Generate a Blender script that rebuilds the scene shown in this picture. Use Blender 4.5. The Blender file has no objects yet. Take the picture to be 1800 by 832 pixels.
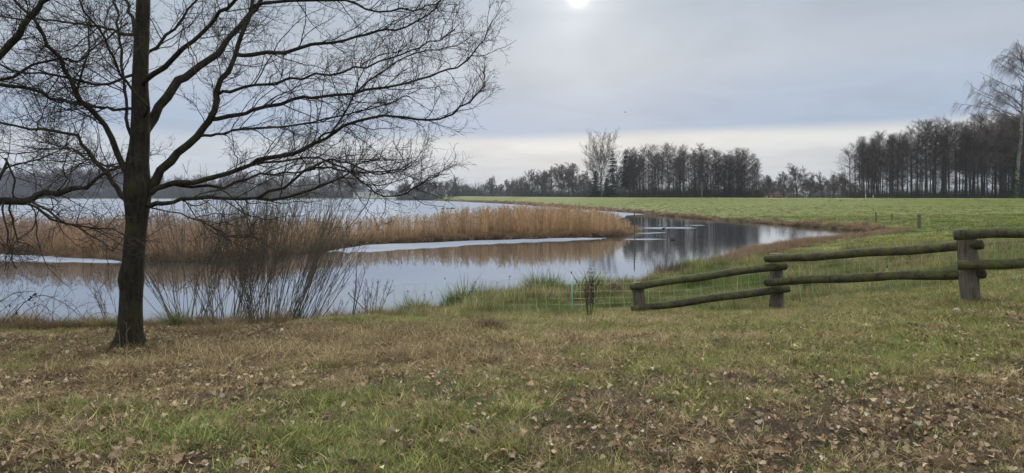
import bpy, math, random
import numpy as np
from mathutils import Vector

SC = bpy.context.scene
COL = SC.collection
rng = random.Random(7)
nr = np.random.default_rng(11)

# ------------------------------------------------------------------ camera
EYE, F, HOR = 3.4, 1150.0, 344.0          # eye height over the water, focal length and horizon in photo pixels
cam_data = bpy.data.cameras.new('camera')
cam = bpy.data.objects.new('camera', cam_data); COL.objects.link(cam)
cam.location = (0, 0, EYE); cam.rotation_euler = (math.radians(90), 0, 0)
cam_data.sensor_width = 36; cam_data.lens = F / 1800 * 36
cam_data.shift_y = -(416 - HOR) / 1800
cam_data.clip_start = 0.05; cam_data.clip_end = 6000
SC.camera = cam

# ------------------------------------------------------------------ light
SUN_EL, SUN_AZ = math.radians(16.9), math.radians(5.8)      # azimuth to the right of +Y
sun_dir = Vector((math.sin(SUN_AZ) * math.cos(SUN_EL), math.cos(SUN_AZ) * math.cos(SUN_EL), math.sin(SUN_EL)))
sd = bpy.data.lights.new('sun', 'SUN'); sd.energy = 1.5; sd.angle = math.radians(10); sd.color = (1, .96, .9)
sun = bpy.data.objects.new('sun', sd); COL.objects.link(sun)
sun.rotation_euler = sun_dir.to_track_quat('Z', 'Y').to_euler()

SC.view_settings.view_transform = 'Standard'
SC.view_settings.look = 'None'
SC.view_settings.exposure = 0.1
SC.view_settings.gamma = 1.0
SC.cycles.max_bounces = 6
SC.cycles.diffuse_bounces = 3
SC.cycles.glossy_bounces = 3
SC.cycles.transmission_bounces = 2
SC.cycles.volume_bounces = 1
SC.cycles.use_denoising = True

class NT:
    """small node-tree helper"""
    def __init__(s, tree): s.t = tree; s.t.nodes.clear()
    def n(s, kind, **kw):
        nd = s.t.nodes.new(kind)
        for k, v in kw.items():
            if k.startswith('i_'):
                key = k[2:]
                key = int(key) if key.isdigit() else key.replace('__', ' ')
                nd.inputs[key].default_value = v
            else: setattr(nd, k, v)
        return nd
    def l(s, a, b): s.t.links.new(a, b)
    def math(s, op, a, b=None, clamp=False):
        m = s.n('ShaderNodeMath', operation=op, use_clamp=clamp)
        for i, v in enumerate((a, b)):
            if v is None: continue
            if isinstance(v, (int, float)): m.inputs[i].default_value = v
            else: s.l(v, m.inputs[i])
        return m.outputs[0]
    def mix(s, fac, a, b, blend='MIX'):
        m = s.n('ShaderNodeMix', data_type='RGBA', blend_type=blend)
        for i, v in ((0, fac), (6, a), (7, b)):
            if isinstance(v, (int, float)): m.inputs[i].default_value = v
            elif isinstance(v, tuple): m.inputs[i].default_value = (*v[:3], 1)
            else: s.l(v, m.inputs[i])
        return m.outputs[2]
    def ramp(s, fac, stops, interp='LINEAR'):
        r = s.n('ShaderNodeValToRGB'); r.color_ramp.interpolation = interp
        e = r.color_ramp.elements
        while len(e) < len(stops): e.new(.5)
        for el, (p, c) in zip(e, stops):
            el.position = p; el.color = (*c, 1) if len(c) == 3 else c
        s.l(fac, r.inputs[0]); return r.outputs[0]
    def noise(s, vec, scale, detail=4, rough=.55, dist=0.0):
        nd = s.n('ShaderNodeTexNoise'); nd.inputs['Scale'].default_value = scale
        nd.inputs['Detail'].default_value = detail; nd.inputs['Roughness'].default_value = rough
        nd.inputs['Distortion'].default_value = dist
        if vec is not None: s.l(vec, nd.inputs['Vector'])
        return nd.outputs['Fac']

world = bpy.data.worlds.new('World'); SC.world = world; world.use_nodes = True
w = NT(world.node_tree)
tc = w.n('ShaderNodeTexCoord')
sep = w.n('ShaderNodeSeparateXYZ'); w.l(tc.outputs['Generated'], sep.inputs[0])
X, Y, Z = sep.outputs
zz = w.math('MAXIMUM', Z, 0.0)
den = w.math('ADD', zz, 0.12)
comb = w.n('ShaderNodeCombineXYZ')                        # cloud-layer coordinates: the sheet seen in perspective
w.l(w.math('DIVIDE', X, den), comb.inputs[0]); w.l(w.math('DIVIDE', Y, den), comb.inputs[1])
cl1 = w.noise(comb.outputs[0], .55, 5, .5, .6)
cl2 = w.noise(comb.outputs[0], 1.6, 4, .55, .8)
tilt = w.math('MULTIPLY', X, -.017)
v = w.math('ADD', zz, tilt)
v = w.math('ADD', v, w.math('MULTIPLY', w.math('SUBTRACT', cl1, .5), .026))
v = w.math('ADD', v, w.math('MULTIPLY', w.math('SUBTRACT', cl2, .5), .012))
vr = w.math('MULTIPLY', v, 1.0, True)
# overcast sheet: grey rim, pale open strip over the horizon, blue-grey cloud base, paler deck, brightest overhead
cloud = w.ramp(vr, [(0.0, (.50, .54, .60)), (.03, (.56, .59, .635)), (.055, (.62, .64, .665)), (.068, (.70, .71, .715)), (.080, (.725, .73, .72)),
                    (.096, (.385, .47, .61)), (.13, (.42, .495, .62)), (.19, (.49, .545, .625)), (.25, (.45, .515, .60)),
                    (.31, (.43, .50, .59)), (.5, (.80, .85, .93)), (1.0, (2.0, 2.04, 2.1))])
# the open strip closes towards the left
lft = w.n('ShaderNodeMapRange', interpolation_type='SMOOTHSTEP'); lft.inputs[1].default_value = .12; lft.inputs[2].default_value = -.45; w.l(X, lft.inputs[0])
low = w.n('ShaderNodeMapRange', interpolation_type='SMOOTHSTEP'); low.inputs[1].default_value = .11; low.inputs[2].default_value = .085; w.l(v, low.inputs[0])
cloud = w.mix(w.math('MULTIPLY', w.math('MULTIPLY', lft.outputs[0], low.outputs[0]), .75), cloud, (.50, .555, .635))
streak = w.math('ADD', w.math('MULTIPLY', cl2, .30), .83)
cl = w.mix(1.0, cloud, streak, 'MULTIPLY')
sky = w.n('ShaderNodeTexSky', sky_type='NISHITA', sun_disc=False, sun_elevation=SUN_EL, sun_rotation=SUN_AZ, dust_density=2.0)
skb = w.mix(1.0, sky.outputs[0], (.05, .05, .05), 'MULTIPLY')
base = w.mix(.96, skb, cl)
# the veiled sun: disc burning through and its aureole
dot = w.n('ShaderNodeVectorMath', operation='DOT_PRODUCT'); dot.inputs[1].default_value = sun_dir
w.l(tc.outputs['Generated'], dot.inputs[0])
d = w.math('MAXIMUM', dot.outputs['Value'], 0.0)
g = w.math('ADD', w.math('MULTIPLY', w.math('POWER', d, 12000), .8), w.math('MULTIPLY', w.math('POWER', d, 700), .2))
g = w.math('ADD', g, w.math('MULTIPLY', w.math('POWER', d, 120), .05))
g = w.math('MULTIPLY', g, w.math('ADD', w.math('MULTIPLY', cl2, 1.5), .25))
glow = w.mix(1.0, (1, .97, .9), g, 'MULTIPLY')
tot = w.mix(1.0, base, glow, 'ADD')
bg = w.n('ShaderNodeBackground'); w.l(tot, bg.inputs[0]); bg.inputs[1].default_value = 1.0
out = w.n('ShaderNodeOutputWorld'); w.l(bg.outputs[0], out.inputs[0])

# ------------------------------------------------------------------ numeric helpers
def hash2(ix, iy, seed):
    h = (ix.astype(np.int64) * 374761393 + iy.astype(np.int64) * 668265263 + seed * 1442695041) & 0xffffffff
    h = ((h ^ (h >> 13)) * 1274126177) & 0xffffffff
    h = h ^ (h >> 16)
    return (h & 0xffffff) / float(0xffffff)
def vnoise(x, y, seed=0):
    ix, iy = np.floor(x), np.floor(y); fx, fy = x - ix, y - iy
    fx = fx * fx * (3 - 2 * fx); fy = fy * fy * (3 - 2 * fy)
    a, b = hash2(ix, iy, seed), hash2(ix + 1, iy, seed)
    c, d = hash2(ix, iy + 1, seed), hash2(ix + 1, iy + 1, seed)
    return (a * (1 - fx) + b * fx) * (1 - fy) + (c * (1 - fx) + d * fx) * fy
def fbm(x, y, seed=0, octv=4):
    s, a, t = 0, 1, 0
    for o in range(octv):
        s = s + a * vnoise(x * 2 ** o + 17.3 * o, y * 2 ** o - 9.1 * o, seed + o); t += a; a *= .5
    return s / t
def sstep(a, b, x):
    t = np.clip((x - a) / (b - a), 0, 1); return t * t * (3 - 2 * t)
def seg_dist(px, py, line, closed=False):
    best = np.full(px.shape, 1e9); par = np.zeros(px.shape)
    n = len(line); acc = 0
    for i in range(n if closed else n - 1):
        ax, ay = line[i][:2]; bx, by = line[(i + 1) % n][:2]
        dx, dy = bx - ax, by - ay; L2 = dx * dx + dy * dy + 1e-9
        t = np.clip(((px - ax) * dx + (py - ay) * dy) / L2, 0, 1)
        dd = np.hypot(px - ax - t * dx, py - ay - t * dy)
        m = dd < best; best = np.where(m, dd, best); par = np.where(m, i + t, par)
    return best, par
def inside(px, py, poly):
    c = np.zeros(px.shape, bool); n = len(poly)
    for i in range(n):
        ax, ay = poly[i]; bx, by = poly[(i + 1) % n]
        if ay == by: continue
        m = ((ay > py) != (by > py)) & (px < (bx - ax) * (py - ay) / (by - ay) + ax); c ^= m
    return c

# ------------------------------------------------------------------ the lie of the land (metres, water level 0)
SHORE = [(-300, 60), (-120, 34), (-60, 22), (-30, 16.5), (-11.7, 14.3), (-8.5, 14.6), (-6, 14.9), (-4.4, 16.3), (-3.4, 18), (-2, 20), (0, 21.5),
         (2, 22.6), (4.3, 24), (6.2, 26.8), (10.0, 32), (15.0, 40), (20.5, 45.6), (28, 52.5), (32.5, 59), (33, 66), (31.2, 78), (28, 93),
         (22.6, 130), (13, 185), (0, 258), (-30, 370), (-68, 488), (-100, 590), (-118, 640), (-200, 655), (-420, 668), (-800, 640), (-1500, 600)]
LAND = SHORE + [(-1500, 2600), (2600, 2600), (2600, -900), (-1500, -900), (-1500, 60)]
ISLAND = [(-120, 44), (-70, 41), (-45, 39), (-30, 38.2), (-20.4, 34.4), (-17, 33.8), (-14.4, 34.6), (-12, 40.7), (-11.4, 44.2), (-8.2, 47.2), (-2.2, 50.8),
          (4.6, 52.6), (9.4, 55.5), (11.8, 61), (12.4, 66), (9, 69), (4, 64.5), (-2, 61), (-8, 56.5), (-14, 51), (-22, 46.5), (-32, 48), (-70, 52), (-120, 56)]
CREST = [(420, 60), (260, 130), (180, 155), (133, 170), (106, 178), (80, 186), (59, 197), (37.5, 216), (22, 262), (4, 320), (-22, 400), (-56, 500), (-86, 592), (-105, 650), (-105, 760)]
CREST_Z = [2.6, 2.6, 2.6, 2.66, 2.7, 2.74, 2.76, 2.75, 2.75, 2.78, 2.85, 2.95, 2.95, 2.9, 2.9]
CTRL = [(0, 0, 1.75), (0, 4, 1.74), (-4, 4, 1.72), (4, 4, 1.78), (-5.5, 9.4, 1.24), (0, 9, 1.42), (5, 9, 1.6), (2.6, 13.4, 1.0), (5.56, 13.6, .99),
        (7.35, 10.5, 1.70), (10, 10.2, 1.92), (14, 12, 2.1), (20, 15, 2.1), (-1.77, 17, .46), (1.4, 15, .70), (3.6, 15, .78), (6.1, 15.6, .9), (9.3, 13, 1.6),
        (-12, 10, 1.2), (-12, 12, 1.27), (-3.2, 12.2, 1.22), (-6, 12.2, 1.2), (-9, 11.6, 1.25), (-3.3, 14, .9), (5, 20, .5), (10, 22, .95), (15, 25, 1.3), (15, 18, 1.75), (22, 30, 1.15), (14, 32, .65),
        (22, 42, .7), (33, 53, .78), (39, 70, .58), (40, 40, 1.3), (35, 20, 2.1), (-20, 0, 1.5), (-40, 5, 1.4), (20, -15, 1.9), (-10, -20, 1.8), (60, 0, 2.2), (60, 60, .95), (70, 110, .8), (45, 110, .6), (120, 120, .9), (-60, -20, 1.4), (0, -60, 1.6),
        (0, 200, 1.0), (100, 150, 1.0), (300, 300, 1.0), (-300, 700, .8), (300, 0, 1.6), (-300, 0, 1.2)]
_c = np.array(CTRL, float)
_phi = lambda r: np.sqrt(r * r + .5)
_A = _phi(np.hypot(_c[:, None, 0] - _c[None, :, 0], _c[:, None, 1] - _c[None, :, 1]))
_m = len(_c); _S = np.zeros((_m + 1, _m + 1)); _S[:_m, :_m] = _A; _S[:_m, _m] = 1; _S[_m, :_m] = 1
_W = np.linalg.solve(_S, np.append(_c[:, 2], 0))
def base_height(x, y):
    s = np.full(x.shape, _W[-1])
    for (cx, cy, _), wt in zip(CTRL, _W[:-1]): s = s + wt * _phi(np.hypot(x - cx, y - cy))
    return np.clip(s, .35, 2.6)
def shore_dist(x, y):
    """signed distance to the water's edge, positive on land; second value: on the island"""
    d1, _ = seg_dist(x, y, SHORE)
    land = inside(x, y, LAND)
    d2, _ = seg_dist(x, y, ISLAND, True)
    isl = inside(x, y, ISLAND)
    rad = np.clip(np.hypot(x, y) / 60, .25, 1.5)
    wig = (fbm(x * .55, y * .55, 5, 3) - .5) * .9 * rad
    d = np.where(land, d1, np.where(isl, d2, -np.minimum(d1, d2))) + wig
    return d, isl | ((d2 < d1) & ~land)
def dyke_dist(x, y):
    return seg_dist(x, y, CREST)
def height(x, y, detail=True):
    x = np.asarray(x, float); y = np.asarray(y, float)
    d, isl = shore_dist(x, y)
    b = base_height(x, y)
    b = np.where(isl, .22, b)
    near = np.exp(-np.hypot(x, y - 10) / 30)
    land = b * (1 - np.exp(-np.maximum(d, 0) / np.where(isl, .8, 1.7)))
    dc, par = dyke_dist(x, y)
    zc = np.interp(par, np.arange(len(CREST_Z)), CREST_Z)
    wid = np.interp(par, [0, 6, 8, 9, 11, 14], [40, 38, 32, 24, 13, 13])
    slope = np.clip((dc - 1.6) / wid, 0, 1)
    slope = slope * .75 + .25 * slope * slope * (3 - 2 * slope)
    hd = zc * (1 - slope) * (1 - np.exp(-np.maximum(d, 0) / 1.0))
    lum = (fbm(x * .16, y * .16, 31, 4) - .5) * .5
    land = np.where(d > 0, np.maximum(land, hd + np.where(slope < .05, 0, lum * .7)), 0)
    water = -1.0 * (1 - np.exp(np.minimum(d, 0) / 1.8))
    z = np.where(d > 0, land, water)
    if detail:
        amp = np.clip(d, 0, 1) * np.exp(-np.hypot(x, y) / 60)
        z = z + amp * ((fbm(x * 1.1, y * 1.1, 41, 3) - .5) * .14 + (fbm(x * 4.5, y * 4.5, 43, 3) - .5) * .055)
    return z
def h1(x, y): return float(height(np.array([x]), np.array([y]))[0])
def at(px, py, depth): return np.array([(px - 900) / F * depth, depth, EYE - (py - HOR) / F * depth])
def gpt(px, depth, sink=0.0):
    x = (px - 900) / F * depth
    return np.array([x, depth, h1(x, depth) - sink])

# ------------------------------------------------------------------ mesh helpers
def mesh_np(name, V, Fc, mat=None, smooth=True, attrs=None):
    """V (n,3); Fc: list of int arrays (m,3) or (m,4)"""
    me = bpy.data.meshes.new(name)
    V = np.asarray(V, np.float32)
    if not isinstance(Fc, list): Fc = [Fc]
    Fc = [np.asarray(f, np.int32) for f in Fc if len(f)]
    me.vertices.add(len(V)); me.vertices.foreach_set('co', V.ravel())
    if Fc:
        loops = np.concatenate([f.ravel() for f in Fc])
        cnt = np.concatenate([np.full(len(f), f.shape[1], np.int32) for f in Fc])
        st = np.concatenate([[0], np.cumsum(cnt)[:-1]]).astype(np.int32)
        me.loops.add(len(loops)); me.loops.foreach_set('vertex_index', loops)
        me.polygons.add(len(cnt)); me.polygons.foreach_set('loop_start', st)
        me.polygons.foreach_set('use_smooth', np.full(len(cnt), smooth))
    for an, (tp, data) in (attrs or {}).items():
        a = me.attributes.new(an, tp, 'POINT')
        key = {'FLOAT': 'value', 'INT': 'value', 'FLOAT_VECTOR': 'vector', 'FLOAT_COLOR': 'color'}[tp]
        a.data.foreach_set(key, np.asarray(data).ravel())
    me.update(calc_edges=True); me.validate()
    if mat: me.materials.append(mat)
    return me
def tag(o, label=None, cat=None, group=None, kind=None):
    if label: o['label'] = label
    if cat: o['category'] = cat
    if group: o['group'] = group
    if kind: o['kind'] = kind
    return o
def link(name, me, parent=None, loc=None):
    o = bpy.data.objects.new(name, me); COL.objects.link(o)
    if parent is not None: o.parent = parent
    if loc is not None: o.location = [float(q) for q in loc]
    return o
def empty(name, loc=(0, 0, 0), rz=0, scale=1):
    o = bpy.data.objects.new(name, None); COL.objects.link(o)
    o.location = [float(q) for q in loc]; o.rotation_euler = (0, 0, rz); o.empty_display_size = .1
    o.scale = (scale,) * 3 if isinstance(scale, (int, float)) else scale
    return o
def copy_tree(o, loc, rz=0, scale=1, parent=None):
    c = o.copy(); COL.objects.link(c)
    if parent is None:
        c.location = [float(q) for q in loc]; c.rotation_euler = (0, 0, rz)
        c.scale = (scale,) * 3 if isinstance(scale, (int, float)) else scale
    else: c.parent = parent
    for ch in o.children: copy_tree(ch, None, parent=c)
    return c

class Tubes:
    """collects tapering tubes; build() gives one mesh"""
    def __init__(s): s.g = {}
    def add(s, P, R, sides=3, tint=.5):
        P = np.asarray(P, float)
        R = np.full(len(P), R) if np.isscalar(R) else np.asarray(R, float)
        s.g.setdefault((len(P), sides), []).append((P, R, tint))
    def arrays(s, cap=True):
        Vs, Fs, Ts, off = [], [], [], 0
        for (k, n), items in s.g.items():
            P = np.array([i[0] for i in items]); R = np.array([i[1] for i in items]); T0 = np.array([i[2] for i in items])
            m = len(items)
            T = np.empty_like(P); T[:, 1:-1] = P[:, 2:] - P[:, :-2]; T[:, 0] = P[:, 1] - P[:, 0]; T[:, -1] = P[:, -1] - P[:, -2]
            T /= np.linalg.norm(T, axis=2, keepdims=True) + 1e-12
            avg = T.mean(1); ref = np.where((np.abs(avg[:, 2:3]) > .7), np.array([[1., .13, 0]]), np.array([[0, .11, 1.]]))
            U = np.cross(T, ref[:, None, :]); U /= np.linalg.norm(U, axis=2, keepdims=True) + 1e-12
            W = np.cross(T, U)
            a = np.arange(n) / n * 2 * np.pi
            V = P[:, :, None, :] + R[:, :, None, None] * (np.cos(a)[None, None, :, None] * U[:, :, None, :] + np.sin(a)[None, None, :, None] * W[:, :, None, :])
            V = V.reshape(-1, 3)
            i = np.arange(m)[:, None, None] * (k * n); j = np.arange(k - 1)[None, :, None] * n; c = np.arange(n)[None, None, :]
            c2 = (c + 1) % n
            q = np.stack([i + j + c, i + j + c2, i + j + n + c2, i + j + n + c], -1).reshape(-1, 4) + off
            Vs.append(V); Fs.append(q); Ts.append(np.repeat(T0, k * n))
            if cap and n >= 5:
                for e, flip in ((0, 1), (k - 1, 0)):
                    base = np.arange(m)[:, None] * (k * n) + e * n + off
                    for t in range(1, n - 1):
                        tri = np.concatenate([base, base + (t + 1 if flip else t), base + (t if flip else t + 1)], 1); Fs.append(tri)
            off += len(V)
        return np.concatenate(Vs), Fs, np.concatenate(Ts)
    def build(s, name, mat, smooth=True):
        V, Fs, T = s.arrays()
        tri = [f for f in Fs if f.shape[1] == 3]; quad = [f for f in Fs if f.shape[1] == 4]
        fl = [np.concatenate(quad)] + ([np.concatenate(tri)] if tri else [])
        return mesh_np(name, V, fl, mat, smooth, {'tint': ('FLOAT', T.astype(np.float32))})
class Strips:
    """thin leaf blades: ribbons two vertices wide with a fold, in one mesh"""
    def __init__(s): s.V = []; s.F = []; s.T = []; s.n = 0
    def blade(s, P, side, wd, tint=.5):
        k = len(P)
        for i in range(k):
            wv = wd[i] if not np.isscalar(wd) else wd * (1 - (i / (k - 1)) ** 1.6 * .92)
            s.V.append((P[i][0] - side[0] * wv, P[i][1] - side[1] * wv, P[i][2]))
            s.V.append((P[i][0] + side[0] * wv, P[i][1] + side[1] * wv, P[i][2])); s.T += [tint, tint]
            if i: b = s.n + 2 * i - 2; s.F.append((b, b + 1, b + 3, b + 2))
        s.n += 2 * k
    def build(s, name, mat):
        return mesh_np(name, np.array(s.V), np.array(s.F, np.int32), mat, True, {'tint': ('FLOAT', np.array(s.T, np.float32))})

def scatter(name, variants, P, rot, scl, col, idx, label=None, cat=None, parent=None):
    """one object whose geometry nodes stand the variant meshes on the points"""
    me = mesh_np(name, P, [], None, False, {'rot': ('FLOAT_VECTOR', np.asarray(rot, np.float32)), 'scl': ('FLOAT_VECTOR', np.asarray(scl, np.float32)),
                 'col': ('FLOAT_COLOR', np.c_[np.asarray(col, np.float32), np.ones(len(P), np.float32)]), 'idx': ('INT', np.asarray(idx, np.int32))})
    o = link(name, me, parent)
    src = bpy.data.collections.new(name + '_kinds')
    for i, vm in enumerate(variants):
        so = bpy.data.objects.new('%s_kind_%02d' % (name, i), vm); src.objects.link(so)
    ng = bpy.data.node_groups.new(name, 'GeometryNodeTree')
    ng.interface.new_socket('Geometry', in_out='INPUT', socket_type='NodeSocketGeometry')
    ng.interface.new_socket('Geometry', in_out='OUTPUT', socket_type='NodeSocketGeometry')
    N, L = ng.nodes, ng.links
    gi, go = N.new('NodeGroupInput'), N.new('NodeGroupOutput')
    iop = N.new('GeometryNodeInstanceOnPoints'); ci = N.new('GeometryNodeCollectionInfo')
    ci.inputs['Collection'].default_value = src; ci.inputs['Separate Children'].default_value = True; ci.inputs['Reset Children'].default_value = True
    iop.inputs['Pick Instance'].default_value = True
    def named(nm, tp):
        a = N.new('GeometryNodeInputNamedAttribute'); a.data_type = tp; a.inputs['Name'].default_value = nm
        return a.outputs['Attribute']
    L.new(gi.outputs[0], iop.inputs['Points']); L.new(ci.outputs[0], iop.inputs['Instance'])
    L.new(named('idx', 'INT'), iop.inputs['Instance Index'])
    e2r = N.new('FunctionNodeEulerToRotation'); L.new(named('rot', 'FLOAT_VECTOR'), e2r.inputs[0]); L.new(e2r.outputs[0], iop.inputs['Rotation'])
    L.new(named('scl', 'FLOAT_VECTOR'), iop.inputs['Scale']); L.new(iop.outputs[0], go.inputs[0])
    md = o.modifiers.new('scatter', 'NODES'); md.node_group = ng
    tag(o, label, cat, None, 'stuff')
    return o

# ------------------------------------------------------------------ materials
def newmat(name):
    m = bpy.data.materials.new(name); m.use_nodes = True
    return m, NT(m.node_tree)
def attr(t, name, kind='GEOMETRY'):
    return t.n('ShaderNodeAttribute', attribute_name=name, attribute_type=kind)
def finish(t, col, rough=.85, bump=None, bstr=.4, bdist=.02, spec=.25, trans=0.0):
    b = t.n('ShaderNodeBsdfPrincipled')
    if isinstance(col, tuple): b.inputs['Base Color'].default_value = (*col, 1)
    else: t.l(col, b.inputs['Base Color'])
    if isinstance(rough, (int, float)): b.inputs['Roughness'].default_value = rough
    else: t.l(rough, b.inputs['Roughness'])
    b.inputs['Specular IOR Level'].default_value = spec
    if bump is not None:
        bp = t.n('ShaderNodeBump'); bp.inputs['Strength'].default_value = bstr; bp.inputs['Distance'].default_value = bdist
        t.l(bump, bp.inputs['Height']); t.l(bp.outputs[0], b.inputs['Normal'])
    o = t.n('ShaderNodeOutputMaterial'); sh = b.outputs[0]
    if trans:
        tr = t.n('ShaderNodeBsdfTranslucent')
        if isinstance(col, tuple): tr.inputs[0].default_value = (*col, 1)
        else: t.l(col, tr.inputs[0])
        mx = t.n('ShaderNodeMixShader'); mx.inputs[0].default_value = trans
        t.l(sh, mx.inputs[1]); t.l(tr.outputs[0], mx.inputs[2]); sh = mx.outputs[0]
    t.l(sh, o.inputs[0])
def tinted(name, lo, hi, rough=.8, trans=.25, spec=.2, instanced=True):
    """plant material: instance colour (or a fixed one) times a per-blade tint"""
    m, t = newmat(name)
    tint = attr(t, 'tint').outputs['Fac']
    k = t.n('ShaderNodeMapRange'); k.inputs[3].default_value = lo; k.inputs[4].default_value = hi; t.l(tint, k.inputs[0])
    c = attr(t, 'col', 'INSTANCER').outputs['Color'] if instanced is True else instanced
    finish(t, t.mix(1.0, c, k.outputs[0], 'MULTIPLY'), rough, trans=trans, spec=spec)
    return m
def wood(name, dark, light, moss=None, scale=1.0, stretch=(1, 1, .15), moss_amt=.5, bstr=.6, bdist=.01, coords='Object'):
    m, t = newmat(name)
    tcn = t.n('ShaderNodeTexCoord'); mp = t.n('ShaderNodeMapping'); mp.inputs['Scale'].default_value = stretch
    t.l(tcn.outputs[coords], mp.inputs[0])
    n1 = t.noise(mp.outputs[0], 26 * scale, 6, .65); n2 = t.noise(tcn.outputs[coords], 3 * scale, 4, .6)
    c = t.ramp(n1, [(.32, dark), (.68, light)])
    c = t.mix(t.math('MULTIPLY', n2, .6), c, dark)
    if moss:
        n3 = t.noise(tcn.outputs[coords], 5 * scale, 5, .65)
        f = t.ramp(n3, [(.62 - moss_amt * .3, (0, 0, 0)), (.74 - moss_amt * .2, (1, 1, 1))])
        c = t.mix(t.math('MULTIPLY', f, .8), c, moss)
    finish(t, c, .9, n1, bstr, bdist, .15)
    return m
def plain(name, col, rough=.7, spec=.3, var=.25, scale=8):
    m, t = newmat(name)
    tcn = t.n('ShaderNodeTexCoord'); n = t.noise(tcn.outputs['Object'], scale, 4, .6)
    k = t.math('ADD', t.math('MULTIPLY', n, 2 * var), 1 - var)
    finish(t, t.mix(1.0, col, k, 'MULTIPLY'), rough, spec=spec)
    return m
M = {}
M['grass'] = tinted('grass_blades', .35, 1.7, .6, .3)
M['straw'] = tinted('dry_grass_blades', .35, 1.7, .75, .25)
M['leaf'] = tinted('dead_leaves', .45, 1.5, .7, .12)
M['reed'] = tinted('reed_stems', .5, 1.5, .75, .42)
M['thicket'] = tinted('thicket_twigs', .7, 1.3, .9, 0)
def tree_bark(name, lo, hi):
    m, t = newmat(name)
    tcn = t.n('ShaderNodeTexCoord'); n = t.noise(tcn.outputs['Object'], .6, 3)
    oi = t.n('ShaderNodeObjectInfo')
    c = t.mix(n, lo, hi); k = t.math('ADD', t.math('MULTIPLY', oi.outputs['Random'], .5), .75)
    finish(t, t.mix(1.0, c, k, 'MULTIPLY'), .9, spec=.1); return m
M['far_bark'] = tree_bark('far_bark', (.045, .039, .034), (.085, .072, .06))
M['far_twig'] = tree_bark('far_twigs', (.075, .058, .05), (.12, .092, .075))
M['alder_twig'] = tree_bark('alder_twigs', (.045, .034, .031), (.07, .05, .043))
M['pale_bark'] = tree_bark('pale_bark', (.09, .078, .062), (.14, .12, .095))
M['birch_bark'] = wood('birch_bark', (.09, .08, .07), (.62, .6, .56), None, .12, (1, 1, 2.5), bstr=.2)
M['needle'] = tree_bark('spruce_needles', (.018, .030, .018), (.035, .05, .028))
M['ivy'] = tree_bark('ivy_leaves', (.025, .045, .02), (.045, .07, .03))
M['oak_bark'] = wood('oak_bark', (.012, .010, .008), (.068, .057, .043), (.05, .054, .02), .8, (1, 1, .22), .42, .9, .02)
M['oak_twig'] = plain('oak_twig_bark', (.055, .045, .036), .85, .2, .3, 3)
M['rail'] = wood('rail_wood', (.018, .015, .012), (.14, .12, .09), (.10, .115, .028), 1.3, (1, .12, 1), .65, .7, .008)
M['post'] = wood('post_wood', (.06, .05, .037), (.27, .235, .18), (.12, .13, .05), 1.1, (1, 1, .12), .2, .8, .012)
M['old_post'] = wood('old_post_wood', (.06, .05, .04), (.17, .15, .12), None, 1.0, (1, 1, .15))

# ================================================================== THE SETTING
# zones: what grows or lies where on the near bank (x, y, rx, ry, weight)
GREEN = [(-3.0, 8.6, 3.6, 2.0, -.42), (-.3, 7.4, 1.6, .8, -.25), (-8, 10, 2.5, 1.4, -.3), (-2.5, 11, 2, .8, -.2), (4.6, 4.8, 2.4, 1.0, -.15), (-2.0, 4.7, 1.3, .5, .55), (-3.3, 5.3, 1.1, .4, .45), (-.9, 4.1, .7, .3, .5), (-1.4, 5.7, .7, .28, .5), (3.3, 7.6, 2.0, 1.5, .55), (2.6, 9.6, 1.6, 1.0, .35), (5.0, 9.4, 1.6, 1.2, .5), (7.2, 9.6, 1.5, .7, .55),
         (.7, 6.6, 1.0, .6, .45), (1.7, 5.6, .9, .5, .4), (-.3, 5.0, .6, .4, .3), (3.0, 14, 6, 3, .6), (8.5, 12, 3, 2, .5), (-2.4, 12.3, 1.6, .7, .5), (-.5, 10.8, 2.5, 1.0, .3), (-6.5, 8.6, 1.2, .8, .15),
         (-6.5, 10.2, 1.2, .5, .3), (5.5, 12.4, 1.4, .5, .6), (2.9, 12.0, .5, .4, .5), (10, 22, 10, 12, .4)]
LITTER = [(3.2, 4.6, 2.6, 1.0, .5), (4.6, 5.6, 1.8, 1.3, .55), (6.4, 7.6, 1.6, 1.5, .55), (-2.6, 6.5, 2.6, .6, .7), (-5.5, 6.9, 1.6, .6, .6), (-7.5, 9.8, 2.6, 1.5, .7), (.4, 4.3, 1.2, .5, .5), (-.2, 7.6, 1.5, .8, .35),
          (-3.3, 10.8, 1.3, .8, .6), (-.5, 12.6, 2.2, .5, .45), (-2.0, 4.2, .9, .3, .45), (-3.2, 4.3, .5, .3, .5), (-1.1, 4.9, .6, .22, .5), (-.6, 3.9, .6, .3, .4), (-5, 11, 2, 1, .5), (3.0, 12.5, 1.2, .5, .35)]
STRAW = [(-3.4, 8.7, 3.2, 1.6, .55), (-2.6, 8.3, 2.6, 1.1, .5), (-.8, 7.6, 1.3, .9, .5), (-4.2, 7.7, 1.6, .6, .6), (0.2, 9.2, 2.4, 1.1, .5), (-2.2, 10.0, 1.6, 1.0, .5), (2.2, 11.2, 2.0, 1.0, .55), (2.0, 8.0, 1.6, 1.0, .3), (6.0, 10.8, 2.5, .8, .35),
         (5.5, 14.6, 3.5, 1.0, .5), (8.5, 17, 4, 2.0, .45), (12, 14, 3, 2, .25)]
def blobs(x, y, lst):
    s = np.zeros(x.shape)
    for bx, by, rx, ry, wt in lst: s = s + wt * np.exp(-(((x - bx) / rx) ** 2 + ((y - by) / ry) ** 2))
    return s
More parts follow.
